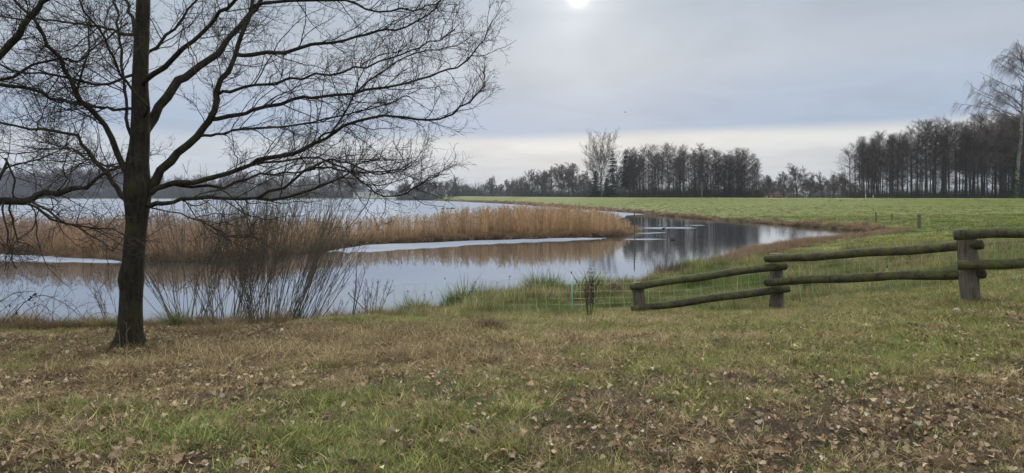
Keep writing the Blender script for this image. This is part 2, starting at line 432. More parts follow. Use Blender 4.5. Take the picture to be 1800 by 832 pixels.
def zones(x, y):
    n1, n2, n3 = fbm(x * .9, y * .9, 101, 4), fbm(x * 1.0 + 50, y * 1.0, 131, 4), fbm(x * 1.1, y * 1.1 + 70, 151, 4)
    far = sstep(16, 24, np.hypot(x, y))
    g = .22 + blobs(x, y, GREEN) + (n1 - .5) * 1.5 + far * .25
    l = .46 + .8 * blobs(x, y, LITTER) + (n2 - .5) * 1.3 - far * .6
    s = .30 + blobs(x, y, STRAW) + (n3 - .5) * 1.3
    return np.clip(g, 0, 1.2), np.clip(l, 0, 1.2), np.clip(s, 0, 1.2)

def axis(lo, hi, fine, step, grow, far_lo, far_hi):
    a = list(np.arange(lo, hi + 1e-6, fine)); s = fine
    b = []; v_ = hi; s = fine
    while v_ < far_hi: s = min(s * grow, 60 if v_ > 330 else 2.6); v_ += s; b.append(v_)
    c = []; v_ = lo; s = fine
    while v_ > far_lo: s = min(s * grow, 60 if v_ < -120 else 3.5); v_ -= s; c.append(v_)
    return np.array(c[::-1] + a + b)
gx = axis(-13, 14, .14, 0, 1.045, -1500, 1500)
gy = axis(2, 20, .14, 0, 1.03, -300, 2200)
GX, GY = np.meshgrid(gx, gy)
GZ = height(GX.ravel(), GY.ravel())
x_, y_ = GX.ravel(), GY.ravel()
nxg, nyg = len(gx), len(gy)
ii = (np.arange(nyg - 1)[:, None] * nxg + np.arange(nxg - 1)[None, :]).ravel()
quads = np.stack([ii, ii + 1, ii + nxg + 1, ii + nxg], 1)
zg, zl, zs = zones(x_, y_)
sdist, onisl = shore_dist(x_, y_)
dcr, _ = dyke_dist(x_, y_)
wetrim = np.clip(1 - sdist / 1.6, 0, 1)
meadow = sstep(14, 30, np.hypot(x_, y_)) * (1 - onisl)
path = np.clip(1.6 - dcr / 2.4, 0, 1)
zs = np.where(onisl, 1.0, zs); zg = np.where(onisl, 0, zg); zl = np.where(onisl, 0, zl); wetrim = wetrim * np.where(onisl, .45, 1)
zone = np.c_[np.clip(zg, 0, 1), np.clip(zl, 0, 1), np.clip(zs, 0, 1), np.ones(len(x_))]

m, t = newmat('ground_turf'); M['ground'] = m
g = t.n('ShaderNodeNewGeometry')
za = t.n('ShaderNodeAttribute', attribute_name='zone'); sp = t.n('ShaderNodeSeparateColor'); t.l(za.outputs['Color'], sp.inputs[0])
pos = g.outputs['Position']
n_f = t.noise(pos, 38, 6, .7); n_m = t.noise(pos, 6, 5, .6); n_c = t.noise(pos, 1.1, 4, .6); n_l = t.noise(pos, .22, 4, .6)
soil = t.ramp(n_f, [(.3, (.016, .012, .009)), (.55, (.06, .042, .028)), (.75, (.14, .10, .066))])
strw = t.ramp(n_f, [(.3, (.07, .05, .03)), (.6, (.21, .16, .09)), (.8, (.34, .27, .17))])
grn = t.ramp(n_f, [(.28, (.025, .035, .012)), (.55, (.07, .095, .026)), (.8, (.14, .16, .055))])
c = t.mix(t.math('MULTIPLY', sp.outputs[2], t.math('ADD', n_m, .1), True), soil, strw)
gf = t.math('SUBTRACT', t.math('ADD', sp.outputs[0], t.math('MULTIPLY', n_m, 1.0)), .72)
c = t.mix(t.math('MULTIPLY', gf, 2.2, True), c, grn)
# pasture farther out: short grass, olive and yellow in patches
past = t.mix(t.ramp(n_l, [(.36, (0, 0, 0)), (.64, (1, 1, 1))]), (.115, .155, .03), (.165, .18, .045))
past = t.mix(t.ramp(n_c, [(.50, (0, 0, 0)), (.72, (.75, .75, .75))]), past, (.165, .14, .065))
past = t.mix(t.ramp(n_m, [(.60, (0, 0, 0)), (.74, (.8, .8, .8))]), past, (.05, .055, .022))
c = t.mix(attr(t, 'meadow').outputs['Fac'], c, past)
c = t.mix(t.math('MULTIPLY', attr(t, 'path').outputs['Fac'], .55), c, (.33, .28, .20))
c = t.mix(attr(t, 'rim').outputs['Fac'], c, (.045, .034, .022))
finish(t, c, .95, t.math('ADD', n_f, t.math('MULTIPLY', n_m, 1.5)), .7, .03, .1)
ground = link('ground', mesh_np('ground', np.c_[x_, y_, GZ], quads, M['ground'], True,
              {'zone': ('FLOAT_COLOR', zone.astype(np.float32)), 'meadow': ('FLOAT', meadow.astype(np.float32)), 'path': ('FLOAT', path.astype(np.float32)), 'rim': ('FLOAT', wetrim.astype(np.float32))}))
tag(ground, 'grassy bank with dead leaves sloping to the water and rising to a green dyke', 'ground', None, 'structure')

# ------------------------------------------------------------------ water and ice
m, t = newmat('still_water'); M['water'] = m
g = t.n('ShaderNodeNewGeometry'); mp = t.n('ShaderNodeMapping'); mp.inputs['Scale'].default_value = (.7, 1.6, 1); t.l(g.outputs['Position'], mp.inputs[0])
rip = t.noise(mp.outputs[0], 1.6, 3, .5); pat = t.noise(g.outputs['Position'], .05, 3, .5)
sx = t.n('ShaderNodeSeparateXYZ'); t.l(g.outputs['Position'], sx.inputs[0])
brz = t.n('ShaderNodeMapRange'); brz.inputs[1].default_value = -6; brz.inputs[2].default_value = 16; t.l(sx.outputs[0], brz.inputs[0])   # the open channel takes the breeze, the bay lies still
bp = t.n('ShaderNodeBump'); bp.inputs['Distance'].default_value = .02
t.l(t.math('ADD', t.math('MULTIPLY', t.math('MULTIPLY', t.math('ADD', brz.outputs[0], .05), pat), .34), .012), bp.inputs['Strength']); t.l(rip, bp.inputs['Height'])
gl = t.n('ShaderNodeBsdfGlossy'); gl.inputs['Color'].default_value = (.90, .93, .97, 1); gl.inputs['Roughness'].default_value = .03; t.l(bp.outputs[0], gl.inputs['Normal'])
df = t.n('ShaderNodeBsdfDiffuse'); df.inputs['Color'].default_value = (.045, .05, .048, 1)
fr = t.n('ShaderNodeFresnel'); fr.inputs['IOR'].default_value = 1.9; t.l(bp.outputs[0], fr.inputs['Normal'])
mx = t.n('ShaderNodeMixShader'); t.l(t.math('ADD', t.math('MULTIPLY', fr.outputs[0], .55), .42, True), mx.inputs[0])
t.l(df.outputs[0], mx.inputs[1]); t.l(gl.outputs[0], mx.inputs[2])
o_ = t.n('ShaderNodeOutputMaterial'); t.l(mx.outputs[0], o_.inputs[0])
water = link('water', mesh_np('water', [(-1490, 12.0, 0), (1490, 12.0, 0), (1490, 1200, 0), (-1490, 1200, 0)], np.array([[0, 1, 2, 3]]), M['water']))
tag(water, 'calm grey lake and channel mirroring trees and sky', 'lake', None, 'structure')

m, t = newmat('thin_ice'); M['ice'] = m
g = t.n('ShaderNodeNewGeometry'); mp = t.n('ShaderNodeMapping'); mp.inputs['Scale'].default_value = (.15, .6, 1); t.l(g.outputs['Position'], mp.inputs[0])
n1 = t.noise(mp.outputs[0], .5, 5, .6); n2 = t.noise(g.outputs['Position'], 3, 4, .6)
c = t.ramp(n1, [(.32, (.27, .31, .37)), (.68, (.46, .50, .56))])
b = t.n('ShaderNodeBsdfDiffuse'); t.l(c, b.inputs['Color'])
gl = t.n('ShaderNodeBsdfGlossy'); gl.inputs['Roughness'].default_value = .07; gl.inputs['Color'].default_value = (.93, .96, 1, 1)
bp = t.n('ShaderNodeBump'); bp.inputs['Strength'].default_value = .06; bp.inputs['Distance'].default_value = .02; t.l(n2, bp.inputs['Height']); t.l(bp.outputs[0], gl.inputs['Normal'])
mx = t.n('ShaderNodeMixShader'); t.l(t.math('ADD', t.math('MULTIPLY', n1, .3), .12), mx.inputs[0]); t.l(b.outputs[0], mx.inputs[1]); t.l(gl.outputs[0], mx.inputs[2])
o_ = t.n('ShaderNodeOutputMaterial'); t.l(mx.outputs[0], o_.inputs[0])
def wpt(px, py): dd = EYE * F / (py - HOR); return ((px - 900) / F * dd, dd)
def ice(name, pts, label, z=.02, jag=.12, sub=3, group=None, kind=None):
    P = []
    r = random.Random(len(label))
    n = len(pts)
    for i in range(n):
        a, b_ = np.array(pts[i]), np.array(pts[(i + 1) % n])
        for k in range(sub): q = a + (b_ - a) * k / sub; P.append((q[0] + r.uniform(-jag, jag), q[1] + r.uniform(-jag, jag) * 2))
    import bmesh
    bm = bmesh.new()
    top = [bm.verts.new((p[0], p[1], z)) for p in P]; bot = [bm.verts.new((p[0], p[1], z - .04)) for p in P]
    f = bm.faces.new(top)
    if f.normal.z < 0: f.normal_flip()
    for i in range(len(P)): bm.faces.new((top[i], top[(i + 1) % len(P)], bot[(i + 1) % len(P)], bot[i]))
    bmesh.ops.triangulate(bm, faces=[f])
    me = bpy.data.meshes.new(name); bm.to_mesh(me); bm.free(); me.materials.append(M['ice'])
    o = link(name, me); tag(o, label, 'ice', group, kind)
    return o
ice('lake_ice', [(-1400, 70), (-120, 53), (-30, 46.5), (-14, 49), (-2, 59), (8, 67), (12, 80), (15, 93), (20, 112), (26, 122), (32, 130), (28, 140), (18, 190), (4, 262), (-62, 492), (-112, 645), (-200, 662), (-420, 676), (-800, 646), (-1400, 600)],
    'wide pale frozen lake surface beyond the reed bed', .012, .4, 4, None, 'structure')
ice('ice_sheet', [wpt(*p) for p in [(575, 442), (640, 432), (760, 426.5), (900, 421.5), (1000, 419), (1062, 418.5), (1050, 421), (960, 425), (860, 429), (760, 436), (660, 443), (610, 445)]],
    'long pale ice sheet along the reed bed edge in mid water', .02, .22, 5)
ice('ice_sheet', [wpt(*p) for p in [(-90, 446), (0, 447), (170, 453), (212, 459), (225, 462), (150, 461.5), (60, 460), (-90, 459)]], 'pale ice strip at the foot of the reeds behind the oak trunk', .02, .1, 4)
ice('ice_sheet', [wpt(*p) for p in [(1122, 401.2), (1150, 400.2), (1200, 399.8), (1224, 401), (1210, 402.2), (1180, 401.8), (1150, 402.4)]], 'thin ice floe in the channel, the longest one right of the tall stake', .02, .1, 3)
ice('ice_sheet', [wpt(*p) for p in [(1114, 410.6), (1140, 409.6), (1168, 408.8), (1160, 410), (1135, 411.2)]], 'narrow ice floe close beside the tall stake in the channel', .02, .1, 3)
ice('ice_sheet', [wpt(*p) for p in [(1098, 421), (1140, 420.2), (1172, 420.8), (1145, 421.6), (1112, 422)]], 'slim ice floe below the reed bed tip', .02, .1, 3)
ice('ice_sheet', [wpt(*p) for p in [(1210, 396.2), (1226, 395.8), (1238, 396.3), (1222, 396.9)]], 'small ice floe in mid channel among tree reflections', .02, .1, 3)
ice('ice_sheet', [wpt(*p) for p in [(1296, 387.6), (1335, 388.2), (1385, 391.8), (1360, 391.9), (1325, 390.4)]], 'ice rim along the sedge bank under the dyke', .02, .1, 3)

# ------------------------------------------------------------------ blades, leaves, reeds: the source meshes
def blade_path(px, py, az, L, lean0, lean1, k=4, z0=0.0):
    ca, sa = math.cos(az), math.sin(az); P = [(px, py, z0)]; x, y, z = px, py, z0
    for i in range(k - 1):
        th = lean0 + (lean1 - lean0) * (i + .5) / (k - 1); s = L / (k - 1)
        x += ca * math.sin(th) * s; y += sa * math.sin(th) * s; z = max(z + math.cos(th) * s, .004); P.append((x, y, z))
    return P
def tuft(name, mat, n, rad, Lr, lean, curl, wd, k=4, seed=0, spread=None):
    r = random.Random(seed); S = Strips()
    for i in range(n):
        a = r.uniform(0, 6.283); q = rad * math.sqrt(r.random()); az = a + r.gauss(0, .9) if spread is None else spread + r.gauss(0, .8)
        L = r.uniform(*Lr); l0 = abs(r.gauss(lean, .25)); l1 = l0 + r.uniform(*curl)
        P = blade_path(q * math.cos(a), q * math.sin(a), az, L, l0, l1, k, -.01)
        sa = az + 1.571 + r.gauss(0, .5)
        S.blade(P, (math.cos(sa), math.sin(sa)), wd * r.uniform(.7, 1.3), r.random())
    return S.build(name, mat)
V_green = [tuft('grass_tuft', M['grass'], 22, .07, (.03, .085), .5, (.2, 1.1), .0019, 4, 10 + i) for i in range(4)] + \
          [tuft('grass_tuft', M['grass'], 16, .06, (.05, .13), .55, (.5, 1.5), .0024, 5, 20 + i) for i in range(3)]
V_straw = [tuft('straw_tuft', M['straw'], 18, .09, (.05, .14), .95, (.3, 1.0), .0016, 4, 30 + i) for i in range(4)] + \
          [tuft('straw_tuft', M['straw'], 12, .08, (.08, .20), .65, (.7, 1.7), .0017, 5, 40 + i, 1.0 + i) for i in range(3)]
V_bank = [tuft('bank_tuft', M['grass'], 30, .11, (.12, .34), .30, (.3, 1.3), .0036, 4, 50 + i) for i in range(5)]
V_mead = [tuft('pasture_tuft', M['grass'], 26, .22, (.07, .20), .55, (.3, 1.0), .007, 3, 60 + i) for i in range(4)]
V_sedge = [tuft('sedge_clump', M['reed'], 90, .20, (.45, 1.05), .28, (.9, 2.1), .008, 6, 70 + i) for i in range(4)]

def leaf_mesh(seed):
    r = random.Random(seed); V, Fc = [], []; st = 9; L = r.uniform(.085, .125); curl = r.uniform(-.5, 1.4); fold = r.uniform(.1, .9); tw = r.uniform(-.6, .6)
    lob = r.uniform(.22, .34)
    for i in range(st):
        u = i / (st - 1); wv = L * .30 * (math.sin(math.pi * min(1, .06 + .94 * u) ** 1.1) ** .8) * (1 + lob * (1 if i % 2 else -1)) + .0015
        if i == 0: wv = .0018
        y = (u - .5) * L; zc = curl * ((u - .5) ** 2) * L * 1.1
        for s in (-1, 0, 1):
            xx = s * wv; z = zc + abs(s) * wv * fold + s * wv * tw * (u - .3) + r.uniform(-.004, .004); V.append((xx, y + abs(s) * wv * .25, z))
        if i:
            b = 3 * i - 3
            Fc += [(b, b + 1, b + 4, b + 3), (b + 1, b + 2, b + 5, b + 4)]
    V = np.array(V); V[:, 2] -= V[:, 2].min() - .002
    return mesh_np('oak_leaf', V, np.array(Fc, np.int32), M['leaf'], False, {'tint': ('FLOAT', np.full(len(V), r.random(), np.float32))})
V_leaf = [leaf_mesh(80 + i) for i in range(7)]

def reed_clump(seed, n=13, H=2.3):
    r = random.Random(seed); T = Tubes(); S = Strips()
    for i in range(n):
        x, y = r.gauss(0, .16), r.gauss(0, .16); h = H * r.uniform(.6, 1.1); az = r.gauss(.4, 1.0); le = abs(r.gauss(0, .07))
        P = [(x + math.cos(az) * le * h * u * u, y + math.sin(az) * le * h * u * u, h * u) for u in (0, .4, .75, 1)]
        ti = r.random(); T.add(P, [.006, .0055, .004, .0025], 3, ti)
        for q in range(r.randint(1, 4)):                    # old leaves still hanging on
            u = r.uniform(.25, .85); b = P[2] if u > .6 else P[1]
            a2 = r.uniform(0, 6.28); L = r.uniform(.25, .5); pp = blade_path(b[0], b[1], a2, L, r.uniform(.3, .7), r.uniform(1.2, 2.6), 4, b[2] - r.uniform(0, .3))
            S.blade(pp, (math.cos(a2 + 1.57), math.sin(a2 + 1.57)), .010, ti * .8 + .1)
        if r.random() < .62:                                # plume
            tp = P[-1]
            for q in range(5):
                a2 = az + r.gauss(.2, .5); pp = blade_path(tp[0], tp[1], a2, r.uniform(.14, .26), r.uniform(.05, .5), r.uniform(.5, 1.7), 3, tp[2] - .06 + q * .02)
                S.blade(pp, (math.cos(a2 + 1.2 * q), math.sin(a2 + 1.2 * q)), [.005, .016, .003], .35 * ti)
    V, Fs, tt = T.arrays(); V2 = np.array(S.V); F2 = np.array(S.F, np.int32) + len(V)
    return mesh_np('reed_clump', np.concatenate([V, V2]), [np.concatenate(Fs), F2], M['reed'], True, {'tint': ('FLOAT', np.concatenate([tt, S.T]).astype(np.float32))})
V_reed = [reed_clump(90 + i) for i in range(5)]

# ------------------------------------------------------------------ strewing
def wedge(n, y0, y1, p=1.0, k=.88, pad=3.2):
    """points over the view's ground between two depths; p weights the near end"""
    u = nr.random(n); y = (y0 ** p + u * (y1 ** p - y0 ** p)) ** (1 / p)
    x = (nr.random(n) * 2 - 1) * (k * y + pad); return x, y
def lay(name, variants, x, y, keep, smin, smax, col, label, cat, tilt=.0, sink=.0, zscale=(1, 1), hmul=None):
    k = keep; x, y = x[k], y[k]; col = col[k]
    z = height(x, y) - sink; n = len(x)
    rot = np.c_[nr.normal(0, tilt, n), nr.normal(0, tilt, n), nr.random(n) * 6.283]
    s = smin + (smax - smin) * nr.random(n)
    if hmul is not None: s = s * hmul[k]
    scl = np.c_[s, s, s * (zscale[0] + (zscale[1] - zscale[0]) * nr.random(n))]
    return scatter(name, variants, np.c_[x, y, z], rot, scl, col, nr.integers(0, len(variants), n), label, cat), np.c_[x, y, z]
def mixc(a, b, f): return np.asarray(a)[None, :] * (1 - f[:, None]) + np.asarray(b)[None, :] * f[:, None]

# green grass on the near bank
x, y = wedge(165000, 2.4, 15.5, 1.25); zg, zl, zs = zones(x, y); sdv, _ = shore_dist(x, y)
f = nr.random(len(x))
clump = fbm(x * 2.7 + 9, y * 2.7, 181, 3)
keep = (f < np.clip((zg * 1.5 - .04 - .3 * zl) * (.35 + 1.3 * sstep(.36, .62, clump)), .06, 1)) & (sdv > .25)
lush = np.clip(blobs(x, y, GREEN[5:9]), 0, 1)
cg = mixc((.215, .225, .065), (.135, .205, .055), np.clip(lush + nr.normal(0, .25, len(x)), 0, 1)); yl = nr.random(len(x)) < .3; cg[yl] = cg[yl] * .4 + np.array([.36, .32, .12]) * .6
cg *= (.5 + 1.0 * nr.random(len(x)))[:, None]
lay('grass', V_green, x, y, keep, .7, 1.25, cg, 'short green winter grass growing over the near bank', 'grass', .15, .005, (.8, 1.2), 1 + .35 * lush)
# dry, flattened grass
x, y = wedge(105000, 2.4, 16.0, 1.25); zg, zl, zs = zones(x, y); sdv, _ = shore_dist(x, y)
clump = fbm(x * 3.2, y * 3.2, 171, 3)
keep = (nr.random(len(x)) < np.clip((zs * 1.15 - .06) * sstep(.34, .62, clump) * 1.5 + .6 * zl * sstep(.40, .65, clump), .05, 1)) & (sdv > .25)
cs = mixc((.26, .195, .085), (.62, .49, .26), nr.random(len(x)) ** 1.3); br = nr.random(len(x)) < .22 + .25 * np.clip(zl, 0, 1); cs[br] = np.array([.19, .13, .08]) * (.7 + .6 * nr.random(br.sum()))[:, None]
lay('dry_grass', V_straw, x, y, keep, .6, 1.2, cs, 'flattened straw coloured dry grass lying over the near bank', 'dry grass', .2, .006, (.7, 1.2), 1 + .55 * np.clip(blobs(x, y, STRAW), 0, 1))
# coarser clumps standing out of the turf
x, y = wedge(5200, 3.0, 13.5, 1.15); zg, zl, zs = zones(x, y); sdv, _ = shore_dist(x, y)
keep = (sdv > .5) & (nr.random(len(x)) < .75 * sstep(.40, .62, fbm(x * 1.5, y * 1.5, 191, 3)))
gm = np.clip(zg * 1.2 - zs * .5 + nr.normal(0, .25, len(x)), 0, 1); cc = mixc((.40, .31, .16), (.125, .17, .045), gm) * (.5 + .8 * nr.random(len(x)))[:, None]
lay('turf_clumps', V_bank, x, y, keep, .28, .62, cc, 'coarse grass clumps standing out of the near bank turf', 'grass', .25, .01, (.6, 1.1), .7 + .6 * fbm(x * 2, y * 2, 27, 2))
# fallen oak leaves: the nearest 300 are objects, the rest lie as one scatter
x, y = wedge(122000, 2.6, 15.5, 1.05); zg, zl, zs = zones(x, y); sdv, _ = shore_dist(x, y)
keep = (nr.random(len(x)) < np.clip(zl * 1.15 - .08, .07, 1)) & (sdv > .35)
x, y = x[keep], y[keep]; n = len(x); z = height(x, y)
pal = np.array([(.31, .21, .145), (.40, .29, .21), (.24, .15, .10), (.48, .39, .32), (.17, .105, .075), (.36, .25, .19), (.29, .185, .115), (.52, .48, .44)])
pal = pal * np.array([1.06, 1.12, 1.0]); pi_ = nr.choice(len(pal), n, p=[.24, .15, .2, .05, .2, .09, .06, .01])
cl_ = pal[pi_] * (.55 + .85 * nr.random(n))[:, None]
ls = .15 + .50 * nr.random(n) ** 2.2
order = np.argsort(-ls / np.maximum(y, 1) + np.where(np.abs(x) < .79 * y, 0, 9) + np.where(y < 3.85, 9, 0)); big = order[:300]; rest = np.setdiff1d(np.arange(n), big)
lrot = np.c_[nr.normal(0, .55, n), nr.normal(0, .55, n), nr.random(n) * 6.283]; lz = z + .002 + .024 * nr.random(n)
lidx = nr.integers(0, len(V_leaf), n)
scatter('fallen_leaves', V_leaf, np.c_[x, y, lz][rest], lrot[rest], np.repeat(ls[rest, None], 3, 1), cl_[rest], lidx[rest], 'brown fallen oak leaves strewn through the bank grass', 'fallen leaves')
wide_ = set(int(v_) for v_ in big[::8])
leafmats = []
for i, c in enumerate(pal):
    leafmats.append(tinted('single_leaf', .55, 1.25, .7, .12, .2, tuple(c * .9) + (1,)))
lmesh = {}
for q in big:
    key = (int(lidx[q]), int(pi_[q]))
    if key not in lmesh:
        mm = V_leaf[key[0]].copy(); mm.materials.clear(); mm.materials.append(leafmats[key[1]]); lmesh[key] = mm
    o = link('fallen_leaf', lmesh[key], ground, (x[q], y[q], lz[q])); o.rotation_euler = [float(v_) for v_ in lrot[q]]; o.scale = (float(ls[q]) * (1.45 if q in wide_ else 1.1),) * 3
# rank grass on the bank between lawn and water
x, y = wedge(60000, 12.5, 30, 1.0, .80, 0); zg, zl, zs = zones(x, y); sdv, isl = shore_dist(x, y)
right = sstep(-3.5, -1.5, x)
keep = (sdv > .1) & (~isl) & (x > -14) & ~((x > 1.5) & (y < 13.9)) & (nr.random(len(x)) < np.clip((.2 + .9 * right * sstep(13.6, 16, y + .3 * np.maximum(x - 3, 0) * 0)) * (.45 + fbm(x * .8, y * .8, 9, 3)), 0, 1)) & (y > 12.6 + 1.2 * (x < -3))
cb = mixc((.13, .165, .045), (.40, .325, .16), np.clip(fbm(x * .7, y * .7, 77, 3) * 1.6 - .55 + nr.normal(0, .15, len(x)), 0, 1)) * (.55 + .9 * nr.random(len(x)))[:, None]
lay('bank_grass', V_bank, x, y, keep, .6, 1.15, cb, 'rank green and yellow grass along the water edge behind the netting', 'grass', .1, .01, (.8, 1.3), (.25 + 2.6 * fbm(x * 1.1, y * 1.1, 19, 3) ** 2) * np.interp(y, [12.5, 14.5, 17], [.45, .55, .9]) * (1 + .8 * np.clip(1 - sdv / 3.5, 0, 1) * right))
# ragged dead growth along the rim of the near bank
n = 2600; x = nr.uniform(-15, -1.2, n); y = nr.uniform(11.6, 15.2, n) + .5 * np.maximum(x + 4, 0); sdv, isl = shore_dist(x, y)
keep = (sdv > .3) & (sdv < 3.0) & ~isl & (nr.random(n) < 1.4 * sstep(.42, .66, fbm(x * 1.3, y * 1.3, 23, 3))) & (np.abs(x) < .86 * y)
ce = mixc((.36, .27, .15), (.15, .10, .065), nr.random(n)); gn = nr.random(n) < .2; ce[gn] = np.array([.15, .17, .06])
lay('rim_growth', V_sedge, x, y, keep, .16, .5, ce, 'ragged dead grass and weeds along the rim of the near bank', 'dry grass', .2, .01, (.7, 1.3), .5 + fbm(x * 2, y * 2, 29, 2))
# pasture and dyke
xs, ys = [], []
for n, y0, y1 in ((26000, 13, 40), (26000, 36, 90), (20000, 85, 200)):
    a, b = wedge(n, y0, y1, 1.0, .82, 3); xs.append(a); ys.append(b)
x, y = np.concatenate(xs), np.concatenate(ys); sdv, isl = shore_dist(x, y); dc_, _ = dyke_dist(x, y)
keep = (sdv > .4) & (~isl) & (x > 2) & ((x > 8) | (y > 24)) & ~((dc_ < .9))
pt = .5 * fbm(x * .12, y * .12, 61, 4) + .5 * fbm(x * .05, y * .16, 67, 4); p2 = fbm(x * .5, y * .5, 63, 3)
cm = mixc((.115, .18, .03), (.285, .28, .07), np.clip(pt * 3.4 - 1.2, 0, 1)); dk = fbm(x * .09, y * .30, 69, 4) > .57; cm[dk] *= np.array([.55, .58, .6]); dm = (p2 > .58) | (nr.random(len(x)) < .55 * np.exp(-((x - 8) / 6) ** 2 - ((y - 17) / 5) ** 2) + .5 * np.clip(1 - sdv / 9, 0, 1) * (y < 75)); cm[dm] = cm[dm] * .3 + np.array([.24, .175, .095]) * .7
cm *= (.5 + 1.0 * nr.random(len(x)))[:, None]
lay('pasture_grass', V_mead, x, y, keep, .55, 1.3, cm, 'short yellowish green pasture on the meadow and dyke slope', 'grass', .1, .015, (.6, 1.1), np.clip(np.hypot(x, y) / 45, .8, 1.6))

# reed bed
n = 52000; x = nr.uniform(-112, 14, n); y = nr.uniform(32, 84, n)
di, _ = seg_dist(x, y, ISLAND, True); ins = inside(x, y, ISLAND)
keep = ins & (di > .5) & (nr.random(n) < np.interp(x, [-16, -10, 0, 12], [1, .65, .58, .65])) & (np.abs(x) < .84 * y + 4)
hh = np.interp(x, [-110, -28, -20, -13, -9, -5, -2, 3, 7, 10, 12.5], [.86, .86, .84, .78, .74, .82, .92, 1.02, .92, .62, .4]) * .86 * (.8 + .4 * fbm(x * .25, y * .25, 7, 3)) * np.clip(.55 + di / 3, .5, 1)
f = np.clip(sstep(-8, -20, x) * .8 + (fbm(x * .12, y * .3, 8, 3) - .5) * 1.2, 0, 1)
low_ = (nr.random(n) < .45) & (f > .3); hh = np.where(low_, hh * .62, hh); f = np.where(low_, 0, f)
cr = mixc((.65, .465, .27), (.39, .28, .23), f) * (.75 + .5 * nr.random(n))[:, None]
lay('reeds', V_reed, x, y, keep, .9, 1.1, cr, 'dense bed of dry brown reeds with feathery plumes on the low island', 'reeds', .085, .02, (.9, 1.1), hh)
# sedge skirts: round the island, along the inlet and at the foot of the dyke
def along(line, step, closed=False):
    P = []
    n = len(line)
    for i in range(n if closed else n - 1):
        a, b = np.array(line[i][:2], float), np.array(line[(i + 1) % n][:2], float); L = np.linalg.norm(b - a); k = max(1, int(L / step))
        nrm = np.array([-(b - a)[1], (b - a)[0]]) / (L + 1e-9)
        for j in range(k): P.append((*(a + (b - a) * (j + nr.random()) / k), *nrm))
    return np.array(P)
q = along(ISLAND, .16, True); q = q[np.abs(q[:, 0]) < .86 * q[:, 1] + 3]
q = np.concatenate([q, q]); off = nr.uniform(-.1, 1.0, len(q))
i1 = inside(q[:, 0] + q[:, 2] * .5, q[:, 1] + q[:, 3] * .5, ISLAND); sgn = np.where(i1, 1, -1)
x1, y1 = q[:, 0] + q[:, 2] * sgn * off, q[:, 1] + q[:, 3] * sgn * off; s1 = nr.uniform(.55, 1.0, len(x1)) * (.7 + .6 * fbm(x1 * .5, y1 * .5, 4, 2))
inlet = [p for p in SHORE if p[1] >= 24 and p[0] > 3][:7]
q = along(inlet, .13); q = np.concatenate([q, q, q, q, q, q]); off = np.abs(nr.normal(0, .9, len(q))) * np.interp(q[:, 1], [25, 33, 60], [.5, 1.1, 2.0])
x2, y2 = q[:, 0] - q[:, 2] * off, q[:, 1] - q[:, 3] * off; s2 = nr.uniform(.5, .9, len(x2)) * np.interp(q[:, 1], [25, 34, 44, 58], [.65, .95, .85, .45])
foot = SHORE[SHORE.index((32.5, 59)):SHORE.index((-68, 488)) + 1]
q = along(foot, .30); q = np.concatenate([q, q]); q = q[nr.random(len(q)) < np.interp(q[:, 1], [60, 200, 480], [1, .8, .3])]; off = np.abs(nr.normal(0, 1.1, len(q)))
x3, y3 = q[:, 0] - q[:, 2] * off, q[:, 1] - q[:, 3] * off; s3 = nr.uniform(.6, 1.1, len(x3)) * (.35 + 1.1 * fbm(x3 * .3, y3 * .3, 14, 2)) * np.interp(q[:, 1], [60, 130, 480], [1.0, 1.0, 1.3])
x, y, s = np.concatenate([x1, x2, x3]), np.concatenate([y1, y2, y3]), np.concatenate([s1, s2, s3])
cd = mixc((.31, .21, .125), (.20, .13, .085), nr.random(len(x))) * (.8 + .4 * nr.random(len(x)))[:, None]; ol = nr.random(len(x)) < .12; cd[ol] = cd[ol] * .5 + np.array([.12, .11, .05]) * .5
z = np.maximum(height(x, y), -.05) - .03; n = len(x)
scatter('sedge', V_sedge, np.c_[x, y, z], np.c_[nr.normal(0, .12, n), nr.normal(0, .12, n), nr.random(n) * 6.283], np.c_[s, s, s * nr.uniform(.7, 1.1, n)], cd, nr.integers(0, len(V_sedge), n),
        'drooping brown sedge fringing the reed island, inlet and dyke foot', 'sedge')

# ================================================================== TREES
def vadd(a, b): return (a[0] + b[0], a[1] + b[1], a[2] + b[2])
def vmul(a, s): return (a[0] * s, a[1] * s, a[2] * s)
def vnorm(a):
    l = math.sqrt(a[0] ** 2 + a[1] ** 2 + a[2] ** 2) + 1e-9; return (a[0] / l, a[1] / l, a[2] / l)
def turned(r, d, ang, flat=1.0, up=0.0):
    """a direction at angle ang off d, at a random turn about it; flat < 1 keeps it nearer level"""
    v_ = (r.gauss(0, 1), r.gauss(0, 1), r.gauss(0, 1) * flat + up)
    k = v_[0] * d[0] + v_[1] * d[1] + v_[2] * d[2]
    p = vnorm((v_[0] - k * d[0], v_[1] - k * d[1], v_[2] - k * d[2]))
    return vnorm(vadd(vmul(d, math.cos(ang)), vmul(p, math.sin(ang))))
def grow(r, p, d, L, seg, wig, trop=0.0):
    P = [p]; s = L / seg
    for i in range(seg):
        d = vnorm((d[0] + r.gauss(0, wig), d[1] + r.gauss(0, wig), d[2] + r.gauss(0, wig) + trop))
        p = vadd(p, vmul(d, s)); P.append(p)
    return P
def along_path(P, u):
    k = u * (len(P) - 1); i = min(int(k), len(P) - 2); f = k - i
    a, b = P[i], P[i + 1]
    return tuple(a[q] + (b[q] - a[q]) * f for q in range(3)), vnorm((b[0] - a[0], b[1] - a[1], b[2] - a[2]))

